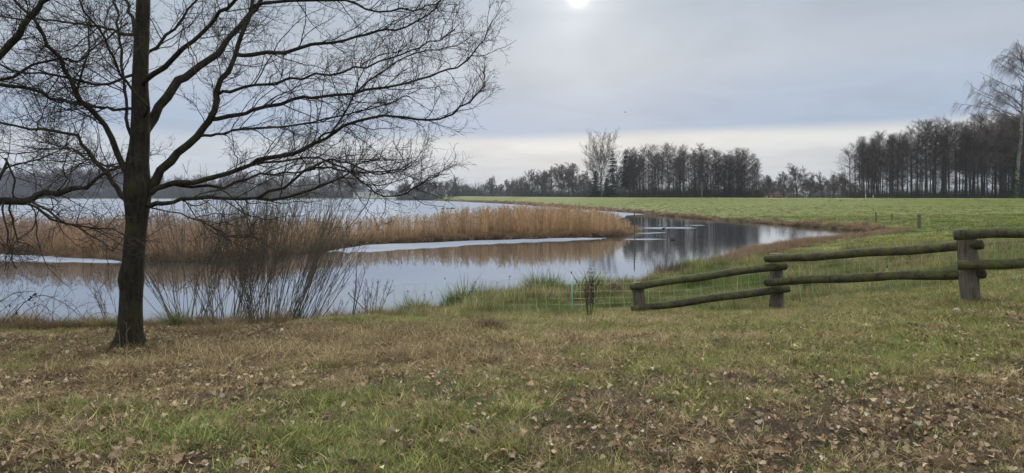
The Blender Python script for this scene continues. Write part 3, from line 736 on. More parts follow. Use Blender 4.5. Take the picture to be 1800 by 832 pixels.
# ---------------- kinds of far trees, built at the origin and stood many times
def alder(seed, H=17.0, lean=.02, low=.30, wide=1.0, dens=1.0):
    r = random.Random(seed); T, C = Tubes(), Tubes()
    ph = r.uniform(0, 6.3); az = r.uniform(0, 6.3)
    tr = [(math.cos(az) * lean * H * u * u + .12 * math.sin(ph + u * 5), math.sin(az) * lean * H * u * u + .12 * math.cos(ph + u * 4), H * u - .15) for u in np.linspace(0, 1, 9)]
    T.add(tr, [.20 - .175 * u ** .8 for u in np.linspace(0, 1, 9)], 6)
    n = int(85 * dens)
    for i in range(n):
        u = low + (1 - low) * (i + r.random()) / n
        p, d = along_path(tr, u)
        rel = (u - low) / (1 - low)
        L = wide * (1.0 + 2.4 * math.sin(math.pi * (.18 + .80 * rel)) ** .8) * r.uniform(.6, 1.15) * (.45 + .55 * min(1, rel * 2.2))
        a = r.uniform(0, 6.283); el = .15 + .65 * rel + r.gauss(0, .12)
        b = grow(r, p, (math.cos(a) * math.cos(el), math.sin(a) * math.cos(el), math.sin(el)), L, 4, .10, .03)
        C.add(b, [.032, .026, .020, .014, .008], 3)
        for j in range(int(7 + 3 * L)):
            q, e = along_path(b, r.uniform(.2, 1)); l2 = r.uniform(.35, 1.0)
            s = grow(r, q, turned(r, e, r.uniform(.4, 1.0), 1, .3), l2, 2, .16, .02)
            C.add(s, [.010, .008, .004], 3)
            for k in range(3):
                q2, e2 = along_path(s, r.uniform(.3, 1)); C.add(grow(r, q2, turned(r, e2, .8), r.uniform(.15, .42), 1, .2), [.007, .003], 3)
    return T.build('alder_trunk', M['far_bark']), C.build('alder_crown', M['alder_twig'])
def spreading(seed, H=14.0, fork=.28, wide=1.0, n0=8, dens=1.0, upr=.35, twig=.014, mats=('far_bark', 'far_twig'), names='bare_tree'):
    """round-headed bare tree: forks low into limbs that divide four times"""
    r = random.Random(seed); T, C = Tubes(), Tubes()
    tr = grow(r, (0, 0, -.2), (r.gauss(0, .03), r.gauss(0, .03), 1), H * .62, 7, .035)
    T.add(tr, [.026 * H * (1 - .78 * (i / 7) ** .9) for i in range(8)], 7)
    def sub(P, L, R, lev):
        if lev == 0: return
        n = {3: 7, 2: 6, 1: 5}[lev]; n = max(3, int(n * dens))
        for i in range(n):
            u = .22 + .78 * (i + r.random()) / n; q, e = along_path(P, u)
            l2 = L * r.uniform(.38, .62) * (1.15 - .4 * u); r2 = max(twig * .7, R * .42)
            s = grow(r, q, turned(r, e, r.uniform(.45, .95), .9, .25), l2, 3 if lev > 1 else 2, .14, .03)
            C.add(s, np.linspace(r2, max(twig * .45, r2 * .4), len(s)), 3); sub(s, l2, r2, lev - 1)
    for i in range(n0):
        u = fork + (1 - fork) * (i + .3) / n0; q, e = along_path(tr, u / .98 if u < .98 else 1)
        a = i * 2.4 + r.gauss(0, .3); el = upr + .75 * (i / n0) + r.gauss(0, .12)
        L = H * .46 * wide * r.uniform(.8, 1.15) * (1.05 - .25 * i / n0); R = .010 * H * (1 - .5 * i / n0)
        b = grow(r, q, (math.cos(a) * math.cos(el), math.sin(a) * math.cos(el), math.sin(el)), L, 5, .10, .05)
        C.add(b, np.linspace(R, R * .25, 6), 5); sub(b, L, R, 3)
    b = grow(r, tr[-1], (0, 0, 1), H * .36, 4, .1); C.add(b, np.linspace(.006 * H, .002 * H, 5), 4); sub(b, H * .36, .006 * H, 3)
    return T.build(names + '_trunk', M[mats[0]]), C.build(names + '_crown', M[mats[1]])
def poplar(seed, H=27):
    r = random.Random(seed); T, C = Tubes(), Tubes()
    tr = grow(r, (0, 0, -.2), (0, 0, 1), H * .5, 5, .02); T.add(tr, [.42, .36, .30, .25, .2, .15], 8)
    def sub(P, L, R, lev):
        for i in range(10 if lev == 2 else 8):
            q, e = along_path(P, .12 + .88 * (i + r.random()) / (10 if lev == 2 else 8)); l2 = L * r.uniform(.28, .5)
            s = grow(r, q, turned(r, e, r.uniform(.3, .75), 1, .2), l2, 3, .07, .07); r2 = max(.014, R * .36)
            C.add(s, np.linspace(r2, max(.010, r2 * .4), 4), 3)
            if lev: sub(s, l2, r2, lev - 1)
    for i in range(25):
        u = .3 + .7 * i / 25; q, e = along_path(tr, u); a = i * 2.4 + r.gauss(0, .2); el = .62 + .68 * i / 25 + r.gauss(0, .08); dx_, dz_ = math.cos(el), math.sin(el); z0_ = q[2] - H * .60; A_, B_ = (dx_ / (.36 * H)) ** 2 + (dz_ / (.40 * H)) ** 2, 2 * z0_ * dz_ / (.40 * H) ** 2; C_ = (z0_ / (.40 * H)) ** 2 - 1
        L = (-B_ + math.sqrt(max(B_ * B_ - 4 * A_ * C_, 0))) / (2 * A_) * r.uniform(.82, 1.0)
        b = grow(r, q, (math.cos(a) * math.cos(el), math.sin(a) * math.cos(el), math.sin(el)), L, 5, .05, .03); C.add(b, np.linspace(.10, .018, 6), 4); sub(b, L * .8, .05, 2)
    return T.build('poplar_trunk', M['pale_bark']), C.build('poplar_crown', M['pale_bark'])
def birch(seed, H=23):
    r = random.Random(seed); T, C = Tubes(), Tubes()
    tr = grow(r, (0, 0, -.2), (-.02, 0, 1), H * .93, 9, .03); T.add(tr, np.linspace(.24, .02, 10), 8)
    for i in range(84):
        u = .26 + .74 * (i + r.random()) / 84; q, e = along_path(tr, u); a = r.uniform(0, 6.283); rel = max(0, (u - .3) / .7); el = .35 + .6 * rel
        L = (2.0 + 4.2 * math.sin(math.pi * (.2 + .72 * rel))) * r.uniform(.7, 1.15)
        b = grow(r, q, (math.cos(a) * math.cos(el), math.sin(a) * math.cos(el), math.sin(el)), L, 5, .09, -.02); C.add(b, np.linspace(.05, .012, 6), 4)
        for j in range(int(5 + 2.2 * L)):
            q2, e2 = along_path(b, r.uniform(.25, 1)); s = grow(r, q2, turned(r, e2, r.uniform(.4, .9), 1, .2), r.uniform(.5, 1.1), 3, .14, -.15); C.add(s, [.013, .011, .009, .007], 3)
            for k in range(6):                              # the hanging whips
                q3, e3 = along_path(s, r.uniform(.2, 1)); h = grow(r, q3, vnorm((e3[0] * .6, e3[1] * .6, -.5)), r.uniform(.5, 1.7), 3, .08, -.35); C.add(h, [.006, .005, .004, .003], 3)
    return T.build('birch_trunk', M['birch_bark']), C.build('birch_crown', M['far_twig'])
def spruce(seed, H=19, wide=1.0, low=.15):
    r = random.Random(seed); T = Tubes(); S = Strips()
    T.add([(0, 0, -.2), (.03, 0, H * .4), (0, .04, H)], [.24, .16, .02], 7)
    lv = 34
    for i in range(lv):
        u = low + (1 - low) * (i + .5 * r.random()) / lv; z = H * u; R = wide * H * .17 * (1 - ((u - low) / (1 - low)) ** 1.1) + .25
        n = 7 if R > 1 else 5; ph = r.uniform(0, 6.3)
        for j in range(n):
            if r.random() < .13: continue
            a = ph + j * 6.283 / n + r.gauss(0, .2); L = R * r.uniform(.65, 1.15); dr = -.18 - .25 * (1 - u)
            T.add([(0, 0, z), (math.cos(a) * L * .6, math.sin(a) * L * .6, z + dr * L * .55), (math.cos(a) * L, math.sin(a) * L, z + dr * L * .7)], [.03, .02, .01], 3)
            for k in range(int(9 + 9 * L)):
                f = r.uniform(.1, 1.02); bx, by, bz = math.cos(a) * L * f, math.sin(a) * L * f, z + dr * L * f * .8
                a2 = a + r.choice((-1, 1)) * r.uniform(.2, 1.3); l2 = r.uniform(.25, .6) * (1.15 - .5 * f)
                P = [(bx, by, bz), (bx + math.cos(a2) * l2 * .6, by + math.sin(a2) * l2 * .6, bz - l2 * r.uniform(.1, .35)), (bx + math.cos(a2) * l2, by + math.sin(a2) * l2, bz - l2 * r.uniform(.35, .9))]
                S.blade(P, (math.cos(a2 + 1.57), math.sin(a2 + 1.57)), [.10, .13, .03], r.random())
    return T.build('spruce_trunk', M['far_bark']), S.build('spruce_crown', M['needle'])
def thicket(seed, H=2.2, n=16, mat='thicket', wd=.012, spread=.5):
    r = random.Random(seed); C = Tubes()
    for i in range(n):
        a = r.uniform(0, 6.283); d = vnorm((math.cos(a) * spread * r.random(), math.sin(a) * spread * r.random(), 1)); L = H * r.uniform(.55, 1.1)
        b = grow(r, (r.gauss(0, .25), r.gauss(0, .25), -.05), d, L, 4, .09); ti = r.random(); C.add(b, np.linspace(wd, wd * .4, 5), 3, ti)
        for j in range(9):
            q, e = along_path(b, r.uniform(.2, 1)); s = grow(r, q, turned(r, e, r.uniform(.4, .9)), L * r.uniform(.15, .4), 2, .15); C.add(s, np.linspace(wd * .6, wd * .25, 3), 3, ti)
    return C.build('thicket_kind', M[mat])

ALD = [alder(200 + i, 17 + (i % 3), .012 + .012 * (i % 4), [.26, .40, .33, .22, .36, .28, .42][i % 7], [.9, .75, 1.05][i % 3], 1.0) for i in range(7)]
LOWALD = [alder(230 + i, 14, .03, .14, 1.35, 1.3) for i in range(2)]
BARE = [spreading(250 + i, 14, [.30, .24, .36, .28][i % 4], [1.0, 1.1, .85, 1.0][i % 4], 8) for i in range(4)]
FARB = [spreading(270 + i, 14, .22, [.85, 1.0][i % 2], 9, 1.2, .5, .046, names='bare_tree') for i in range(4)]
SPR = [spruce(290, 19, 1.5, .12), spruce(291, 19, 1.35, .30), spruce(292, 12, 2.0, .05)]
THK = [thicket(300 + i) for i in range(4)]

_protos = {}
def stand(kind, meshes, vi, loc, rz, sc, label, cat='tree', group=None):
    key = (kind, vi)
    if key not in _protos:
        o = empty(kind, loc, rz, sc); link('trunk', meshes[vi][0], o); link('crown', meshes[vi][1], o); _protos[key] = o
    else: o = copy_tree(_protos[key], loc, rz, sc)
    for k in ('label', 'group'):
        if k in o: del o[k]
    return tag(o, label, cat, group)
def stand_px(kind, meshes, vi, px, D, top, label, group=None, hscale=None, natural=17.0, wide=1.0):
    """a tree whose crown reaches photo height top when it stands at distance D"""
    p = gpt(px, D, .1); ztop = EYE - (top - HOR) / F * D; s = (ztop - p[2]) / natural
    return stand(kind, meshes, vi, p, rng.uniform(0, 6.28), (s * wide, s * wide, s), label, 'tree', group)

# the alder wood on the right
g1 = 'alders in the wood at the right end of the dyke'
tops = lambda px: float(np.interp(px, [1490, 1505, 1530, 1560, 1600, 1640, 1680, 1720, 1760, 1800, 1860], [262, 248, 242, 233, 228, 216, 214, 208, 206, 204, 206]))
first = True
for row, (D, n, lo, hi) in enumerate(((202, 30, 1497, 1880), (212, 26, 1502, 1880), (224, 16, 1510, 1890))):
    for i in range(n):
        px = lo + (hi - lo) * (i + rng.uniform(-.35, .35)) / (n - 1)
        if first: lab, vi, ms = 'dark alder with low side branches at the left end of the right-hand wood', 0, LOWALD
        else: lab, vi, ms = 'tall bare alder in the dense wood behind the dyke at right', rng.randrange(7), ALD
        stand_px('alder_tree', ms, vi, px, D + rng.uniform(-3, 3), tops(px) + rng.uniform(-3, 12) + (0 if row else rng.choice((0, 0, 8))), lab, None if first else g1, natural=14.6 if first else 18.0, wide=rng.uniform(.9, 1.25)); first = False
# the alder row in the middle
g2 = 'alders in the row beyond the channel'
topm = lambda px: float(np.interp(px, [1105, 1130, 1160, 1185, 1215, 1240, 1270, 1300, 1322, 1335], [268, 262, 262, 256, 264, 258, 263, 262, 270, 282]))
for row, (D, n) in enumerate(((246, 29), (256, 20), (268, 10))):
    for i in range(n):
        px = 1108 + (1330 - 1108) * (i + rng.uniform(-.35, .35)) / (n - 1)
        last = row == 0 and i == n - 1
        stand_px('alder_tree', LOWALD if last else ALD, 1 if last else rng.randrange(7), px, D + rng.uniform(-4, 4), topm(px) + rng.uniform(-2, 12) + (14 if last else 0),
                 'alder with wide low branches closing the middle row on its right' if last else 'slim bare alder in the tall row beyond the channel', None if last else g2, natural=14.6 if last else 18.0, wide=rng.uniform(.95, 1.3))
# the lone poplar, spruces and pale birch stems at the row's left end
POP = [poplar(310)]
stand_px('poplar_tree', POP, 0, 1056, 300, 236, 'huge pale fan-crowned bare poplar rising above the spruces', natural=27)
for px, D, top, vi, nat, lab in ((1077, 276, 264, 0, 19, 'tall dark spruce right in front of the pale poplar'), (1100, 270, 262, 1, 19, 'tall spruce with bare lower trunk at the left end of the alder row'),
                                 (1108, 280, 274, 1, 19, 'thin spruce pressed against the first alders of the row'), (1047, 278, 299, 2, 12, 'low bushy dark conifer at the foot of the poplar'),
                                 (1066, 274, 312, 2, 12, 'small dark conifer low under the tall spruce')):
    stand_px('spruce_tree', SPR, vi, px, D, top, lab, natural=nat)
# round trees along the dyke from the middle to the far left
for px, D, top, w_, lab in ((935, 285, 302, 1.0, 'bare round tree at the left end of the wood behind the walkers'), (953, 300, 308, 1.0, None), (972, 280, 300, 1.0, None), (990, 292, 296, 1.0, None), (1010, 285, 294, 1.1, 'broad bare tree just left of the fan-crowned poplar'),
                            (1028, 300, 305, 1.0, None), (1000, 310, 304, 1.0, None), (960, 312, 306, 1.0, None), (918, 330, 315, 1.0, None), (905, 345, 318, 1.0, None), (1036, 270, 318, .9, None), (1088, 262, 300, .9, None)):
    stand_px('bare_tree', FARB, rng.randrange(4), px, D + 70, top, lab or 'bare tree in the dark wood between the walkers and the poplar', None if lab else 'bare trees of the wood behind the walkers', natural=13.4, wide=w_)
for px, D, top, w_, vi, lab in ((865, 400, 313, 1.15, 0, 'round crowned lone oak standing free in the far tree line'), (890, 410, 318, .9, 1, 'pale small bare tree right of the far round oak'), (795, 450, 313, 1.1, 2, 'domed bare tree rising over the far hedge line')):
    stand_px('bare_tree', BARE, vi, px, D, top, lab, natural=13.4, wide=w_)
for i in range(20):
    px = 708 + 198 * (i + rng.uniform(-.3, .3)) / 19
    stand_px('bare_tree', FARB, rng.randrange(4), px, rng.uniform(455, 490), float(np.interp(px, [708, 740, 790, 830, 850, 906], [324, 319, 322, 330, 330, 324])) + rng.uniform(-3, 4), 'bare tree in the low far belt left of the round oak', 'trees of the far belt', natural=13.4, wide=1.3)
# gap between the two woods
for px, D, top, w_, vi, lab in ((1402, 265, 294, 1.15, 0, 'broad bare oak in the gap between the two woods'), (1378, 280, 306, 1.0, 1, 'bare tree leaning on the left of the broad oak in the gap'), (1352, 290, 313, 1.0, 3, 'small thin tree beside the right end of the alder row'),
                                (1422, 285, 309, .9, 2, 'slim bare tree right of the broad oak in the gap'), (1445, 270, 308, .8, 2, 'upright bare tree midway across the gap'), (1463, 275, 312, .9, 3, 'bare tree in the gap with thin open crown'), (1480, 260, 307, .9, 1, 'bare tree touching the left edge of the right-hand wood')):
    stand_px('bare_tree', BARE, vi, px, D, top, lab, natural=13.4, wide=w_)
for i in range(12):
    px = 1338 + 160 * (i + rng.uniform(-.3, .3)) / 11
    stand_px('bare_tree', FARB, rng.randrange(4), px, rng.uniform(380, 420), 322 + rng.uniform(-5, 6), 'faint bare tree far behind the gap between the woods', 'far trees in the gap', natural=13.4, wide=1.1)
# the far shore of the lake, seen through the oak
for i in range(48):
    px = -90 + 340 * (i + rng.uniform(-.4, .4)) / 47
    stand_px('bare_tree', FARB, rng.randrange(4), px, rng.uniform(675, 705), float(np.interp(px, [-90, 20, 60, 150, 215, 250], [296, 300, 302, 298, 302, 318])) + rng.uniform(-2, 8), 'bare tree of the dark wood on the far lake shore', 'trees of the wood on the far lake shore', natural=13.4, wide=rng.uniform(.8, 1.1))
for i in range(40):
    px = 240 + 400 * (i + rng.uniform(-.4, .4)) / 39
    stand_px('bare_tree', FARB, rng.randrange(4), px, rng.uniform(672, 720), float(np.interp(px, [240, 300, 420, 520, 600, 640], [310, 312, 308, 312, 300, 322])) + rng.uniform(-3, 10), 'bare tree in the thinner belt on the far shore behind the willows', 'trees of the thinner far shore belt', natural=13.4, wide=rng.uniform(.8, 1.2))
stand_px('bare_tree', BARE, 2, 626, 640, 292, 'tall slim tree standing above the far shore by the pale hall', natural=13.4, wide=.6)
stand_px('bare_tree', FARB, 1, 706, 470, 326, 'dark bushy tree at the water where the dyke begins', natural=13.4, wide=1.9)
# the birch at the right edge, ivy on its foot
BIR = [birch(320)]
bt = stand_px('birch_tree', BIR, 0, 1786, 196, 93, 'tall white-stemmed birch with drooping twigs above the wood', natural=22.4, wide=1.35)
r = random.Random(5); S = Strips()
for i in range(900):
    z_ = r.uniform(0, 8) ; a = r.uniform(0, 6.283); q = r.uniform(.25, .75) * (1 - z_ / 14); x_1, y_1 = math.cos(a) * q, math.sin(a) * q
    S.blade([(x_1, y_1, z_), (x_1 * 1.1, y_1 * 1.1, z_ - .08), (x_1 * 1.15, y_1 * 1.15, z_ - .2)], (-math.sin(a), math.cos(a)), [.06, .10, .02], r.random())
link('ivy', S.build('ivy', M['ivy']), bt)
# undergrowth: what fills the woods between the stems
xs = []
for n, pa, pb, da, db, s0 in ((800, 1490, 1900, 199, 245, 2.0), (1000, 1098, 1338, 244, 285, 2.3), (520, 905, 1100, 320, 390, 2.6), (300, 700, 905, 440, 500, 3.2), (260, 1335, 1500, 330, 420, 2.4), (1700, -110, 640, 668, 730, 5.0)):
    px = nr.uniform(pa, pb, n); D = nr.uniform(da, db, n); xs.append(np.c_[(px - 900) / F * D, D, s0 * nr.uniform(.35, 1.0, n) ** 1.2 * np.where(nr.random(n) < .12, 1.9, 1)])
q = np.concatenate(xs); z = height(q[:, 0], q[:, 1]) - .1; n = len(q)
scatter('undergrowth', THK, np.c_[q[:, :2], z], np.c_[np.zeros(n), np.zeros(n), nr.random(n) * 6.28], np.c_[q[:, 2] * 1.2, q[:, 2] * 1.2, q[:, 2] * nr.uniform(.7, 1.2, n)], mixc((.075, .062, .05), (.06, .065, .04), nr.random(n)), nr.integers(0, 4, n),
        'dark tangled undergrowth filling the woods beyond the dyke and lake', 'undergrowth')
q = []
for D0, n, pa, pb, tp in ((238, 60, 1512, 1900, tops), (282, 34, 1106, 1328, topm)):
    for i in range(n): q.append((rng.uniform(pa, pb), D0 + rng.uniform(-6, 14), tp, rng.uniform(6, 20)))
P = np.array([gpt(px, D, .1) for px, D, _, _ in q]); s = np.array([(EYE - (tp(px) + dy - HOR) / F * D - p[2]) / 18.0 for (px, D, tp, dy), p in zip(q, P)])
half = len(ALD)
src = [mesh for pair in ALD for mesh in pair]
n = len(P); vi = nr.integers(0, half, n); rz = nr.random(n) * 6.28
PP = np.concatenate([P, P]); ss = np.concatenate([s, s]); ri = np.concatenate([rz, rz])
scatter('rear_wood', src, PP, np.c_[np.zeros(2 * n), np.zeros(2 * n), ri], np.c_[ss, ss, ss], np.full((2 * n, 3), .5), np.concatenate([vi * 2, vi * 2 + 1]), 'rear ranks of bare trees deep in the two woods', 'woods')

# ---------------- the oak in front, limbs traced where they hang
OY = 9.4
def smooth_path(K, n, wob, r):
    K = np.array(K, float); m = len(K); u = np.linspace(0, m - 1, n); out_ = []
    for v_ in u:
        i = min(int(v_), m - 2); f = v_ - i
        p0, p1, p2, p3 = K[max(i - 1, 0)], K[i], K[i + 1], K[min(i + 2, m - 1)]
        out_.append(.5 * ((2 * p1) + (-p0 + p2) * f + (2 * p0 - 5 * p1 + 4 * p2 - p3) * f * f + (-p0 + 3 * p1 - 3 * p2 + p3) * f ** 3))
    out_ = np.array(out_)
    for i in range(1, n - 1): out_[i] += [r.gauss(0, wob), r.gauss(0, wob), r.gauss(0, wob)]
    return out_
LIMBS = []
def start_depth(k0, default):
    """a limb that leaves another limb starts at that limb's own depth"""
    best, dep = 9.0, default
    for P in LIMBS:
        for a in range(2, len(P)):
            q = P[a]; e = math.hypot(900 + F * q[0] / q[1] - k0[0], HOR + F * (EYE - q[2]) / q[1] - k0[1])
            if e < best: best, dep = e, q[1]
    return dep
def limb_tree(name, K, w0, w1, dy, parent, seed, base_y=OY, dens=1.0, start=.12, sub=1.0, flat=.75, up=.12, label=None):
    """K: photo pixels along the limb; dy: how far its tip swings towards (-) or away from (+) the camera"""
    r = random.Random(seed); m = len(K)
    pts = []
    base_y = start_depth(K[0], base_y)
    for i, (px, py) in enumerate(K): pts.append(at(px, py, base_y + dy * (i / (m - 1)) ** 1.0))
    L = sum(np.linalg.norm(pts[i + 1] - pts[i]) for i in range(m - 1))
    n = max(8, int(L / .16)); P = smooth_path(pts, n, .016, r); LIMBS.append(P); P = [tuple(p) for p in P]
    R = np.linspace(0, 1, n); R = (w0 + (w1 - w0) * R ** .75) / 2 * .8
    R = R * (1 + np.array([r.gauss(0, .05) for _ in range(n)]))
    T, C = Tubes(), Tubes(); T.add(P, R, 9 if w0 > .05 else 6)
    ns = int(L * 7.0 * dens * sub)
    for i in range(ns):
        u = start + (1 - start) * (i + r.random()) / ns; q, e = along_path(P, u); rr = float(np.interp(u, np.linspace(0, 1, n), R))
        l2 = (r.uniform(.30, 1.35) if r.random() < .75 else r.uniform(.9, 1.9)) * (1.15 - .85 * u) * min(1, .35 + L / 3)
        r2 = min(rr * .6, .0035 + .0045 * l2)
        s = grow(r, q, turned(r, e, r.uniform(.45, 1.05), flat, up), l2, max(4, int(l2 / .10)), .19, .015)
        T.add(s, np.linspace(r2, .0024, len(s)), 5 if r2 > .008 else 4)
        for j in range(int(l2 * 9 * dens) + 1):
            u2 = r.uniform(.12, 1); q2, e2 = along_path(s, u2); l3 = r.uniform(.10, .48) * (1.1 - .4 * u2)
            s3 = grow(r, q2, turned(r, e2, r.uniform(.5, 1.1), .8, .15), l3, 4, .24, .02)
            C.add(s3, np.linspace(.0028, .0017, 5), 3)
            for k in range(int(l3 * 11) + 1):
                q4, e4 = along_path(s3, r.uniform(.2, 1)); C.add(grow(r, q4, turned(r, e4, r.uniform(.5, 1.1), .9, .25), r.uniform(.04, .15), 2, .2), [.0021, .0018, .0016], 3)
    for j in range(7): # tip spray
        q2, e2 = along_path(P, r.uniform(.86, 1)); C.add(grow(r, q2, turned(r, e2, r.uniform(.2, .9), .8, .1), r.uniform(.1, .4), 3, .15), np.linspace(.003, .0018, 4), 3)
    o = link(name, T.build(name, M['oak_bark']), parent); tw = link('twigs', C.build('twigs', M['oak_twig']), o)
    return o
def trunk_mesh(K, widths, Y, flare=1.0, seed=3, ns=22):
    """K photo pixels up the trunk, widths in metres"""
    r = random.Random(seed); pts = [at(px, py, Y) for px, py in K]; n = 70; P = smooth_path(pts, n, 0, r); Wd = np.interp(np.linspace(0, 1, n), np.linspace(0, 1, len(widths)), widths) / 2 * .90
    a = np.arange(ns) / ns * 2 * np.pi; V = []
    for i in range(n):
        zz_ = P[i][2] - P[0][2]
        fl = 1 + 1.0 * flare * math.exp(-zz_ / .16) * (.6 + .6 * np.cos(a * 4 + 1.2))
        fis = 1 + .06 * (vnoise(a * 3.5 + 3, np.full(ns, P[i][2] * 2.2), 3) - .5) + .06 * (vnoise(np.cos(a) * 2 + 5, np.sin(a) * 2 + P[i][2] * 1.6, 4) - .5)
        rr = Wd[i] * fl * fis
        bulge = np.exp(-((zz_ - 1.02) / .12) ** 2) * np.clip(np.cos(a - 3.3), 0, 1) ** 3 * .05 if flare else 0
        rr = rr + bulge
        V.append(np.c_[P[i][0] + rr * np.cos(a), P[i][1] + rr * np.sin(a), np.full(ns, P[i][2] - (.12 if i == 0 else 0))])
    V = np.concatenate(V); i = np.arange(n - 1)[:, None] * ns; c = np.arange(ns)[None, :]; c2 = (c + 1) % ns
    q = np.stack([i + c, i + c2, i + ns + c2, i + ns + c], -1).reshape(-1, 4)
    return mesh_np('trunk', V, q, M['oak_bark'])
oak = empty('oak_tree', gpt(226, OY)); tag(oak, 'large bare oak with dark mossy trunk spreading over the near bank', 'tree')
oak.location = (0, 0, 0)
px2m = OY / F
link('trunk', trunk_mesh([(224, 612), (229, 570), (231, 520), (235, 450), (240, 390), (241, 340), (241, 290), (245, 250), (247, 200), (246, 150), (248, 100), (250, 50), (252, 0), (253, -90), (250, -180), (256, -260)],
                         [w_ * px2m for w_ in (46, 44, 41, 39, 38, 50, 42, 36, 33, 29, 27, 26, 25, 21, 15, 8)], OY), oak)
RL = [  # right and upper limbs
    ([(250, 345), (265, 322), (300, 283), (340, 245), (369, 208), (385, 165), (402, 122), (419, 85), (432, 40), (442, 0), (452, -60), (470, -130)], 22, 6, .8, .3),
    ([(250, 245), (269, 210), (308, 154), (338, 127), (385, 92), (408, 58), (450, 15), (490, -30), (540, -75)], 26, 7, 1.6, .35),
    ([(250, 150), (262, 138), (308, 102), (346, 69), (385, 27), (415, 0), (450, -40), (500, -80)], 14, 5, -.9, .3),
    ([(250, 118), (258, 104), (285, 73), (315, 38), (350, 0), (385, -50)], 10, 4, .8, .25),
    ([(250, 362), (268, 360), (294, 358), (330, 350), (390, 350), (450, 349), (510, 345), (562, 328), (612, 305), (640, 285), (668, 280)], 13, 2.2, -.6, .22),
    ([(250, 345), (276, 330), (303, 323), (368, 315), (420, 297), (450, 285), (500, 273), (542, 258), (580, 236), (614, 218), (661, 203), (700, 208), (740, 210), (778, 208), (815, 186), (838, 168), (851, 145), (849, 126)], 14, 2.6, .5, .2),
    ([(369, 210), (395, 206), (423, 200), (442, 197), (484, 181), (520, 173), (547, 170), (610, 164), (645, 160), (673, 156), (708, 148), (736, 139), (770, 131), (795, 122), (820, 108), (841, 84), (855, 65), (866, 36)], 11, 2.4, .2, .15),
    ([(416, 96), (440, 100), (484, 92), (530, 83), (568, 76), (600, 70), (635, 63), (665, 57), (694, 52), (728, 38), (757, 21), (774, 0), (785, -25)], 11, 2.6, .4, .15),
    ([(445, 12), (480, 4), (530, 0), (575, 0), (618, 3), (652, 19), (694, 21), (730, 17), (752, 12), (775, 2)], 9, 2.4, -.4, .15),
    ([(385, 165), (405, 160), (440, 152), (484, 147), (535, 137), (590, 128), (640, 120), (690, 100), (730, 86), (770, 74), (800, 52)], 8, 2.2, -1.0, .15),
    ([(345, 240), (372, 238), (400, 232), (445, 226), (500, 222), (550, 214), (600, 205), (640, 196), (690, 180), (720, 170)], 7, 2.2, -.8, .12),
    ([(300, 323), (340, 328), (400, 327), (442, 311), (490, 306), (526, 303), (570, 292), (620, 302), (660, 303), (700, 298), (724, 284)], 8, 2.2, .9, .15),
    ([(452, 350), (500, 330), (540, 300), (580, 282), (600, 285), (652, 303), (690, 302), (722, 291)], 7, 2, -.9, .12),
    ([(442, 287), (490, 283), (555, 277), (590, 287), (640, 322), (660, 340), (690, 343), (720, 336), (740, 325), (756, 315), (775, 307)], 6, 2, -.5, .2),
    ([(560, 247), (575, 234), (600, 210), (640, 150), (680, 120), (720, 100), (760, 88), (800, 80), (830, 60)], 6, 2, 1.2, .2),
    ([(262, 365), (300, 372), (340, 385), (380, 402), (420, 416), (452, 420)], 4, 1.8, -.7, .3),
]
LL = [  # left limbs
    ([(240, 330), (225, 305), (205, 265), (190, 232), (165, 200), (150, 188), (135, 160), (120, 130), (105, 105), (80, 70), (58, 38), (22, 0), (-15, -40)], 15, 5, -1.0, .25),
    ([(235, 362), (220, 350), (204, 330), (192, 315), (175, 290), (154, 265), (131, 241), (96, 231), (50, 224), (0, 217), (-50, 214)], 14, 4, .8, .25),
    ([(240, 300), (232, 250), (222, 195), (216, 150), (209, 80), (205, 40), (200, 0), (196, -50)], 9, 4, 1.0, .35),
    ([(245, 75), (232, 38), (221, 10), (210, -25), (190, -80)], 10, 4, .6, .3),
    ([(240, 262), (215, 290), (180, 292), (150, 270), (120, 262), (80, 262), (30, 270), (-20, 264)], 6, 2.5, 1.5, .2),
    ([(240, 192), (200, 193), (170, 187), (130, 180), (100, 177), (60, 158), (30, 148), (-20, 145)], 7, 3, 1.2, .2),
    ([(240, 130), (210, 142), (170, 150), (120, 137), (80, 130), (40, 132), (0, 112), (-40, 100)], 7, 3, -1.2, .2),
    ([(245, 65), (200, 52), (160, 45), (110, 38), (60, 32), (0, 28), (-40, 20)], 7, 3, .8, .2),
    ([(160, 195), (138, 170), (140, 140), (152, 110), (156, 70), (155, 40)], 7, 3, .2, .3),
    ([(245, 215), (262, 190), (225, 150), (205, 120), (195, 90), (180, 60), (150, 20), (130, -20)], 7, 3, -1.5, .3),
]
k = 0
for K, a, b, dy, st in RL:
    limb_tree('limb', K, a * px2m, max(b * px2m, .006), dy, oak, 400 + k, OY, 1.25, st, 1.0); k += 1
for K, a, b, dy, st in LL:
    limb_tree('limb', K, a * px2m, max(b * px2m, .006), dy, oak, 400 + k, OY, 1.25, st, 1.05); k += 1
for K, a, b, dy in (([(250, -60), (300, -140), (370, -220), (450, -300)], 14, 4, 1.5), ([(250, -90), (200, -180), (130, -260), (60, -320)], 13, 4, -1.5), ([(252, -150), (270, -260), (300, -360)], 10, 3, 1)):
    limb_tree('limb', K, a * px2m, b * px2m, dy, oak, 400 + k, OY, .35, .2, .5); k += 1
# the knot and the old branch scar

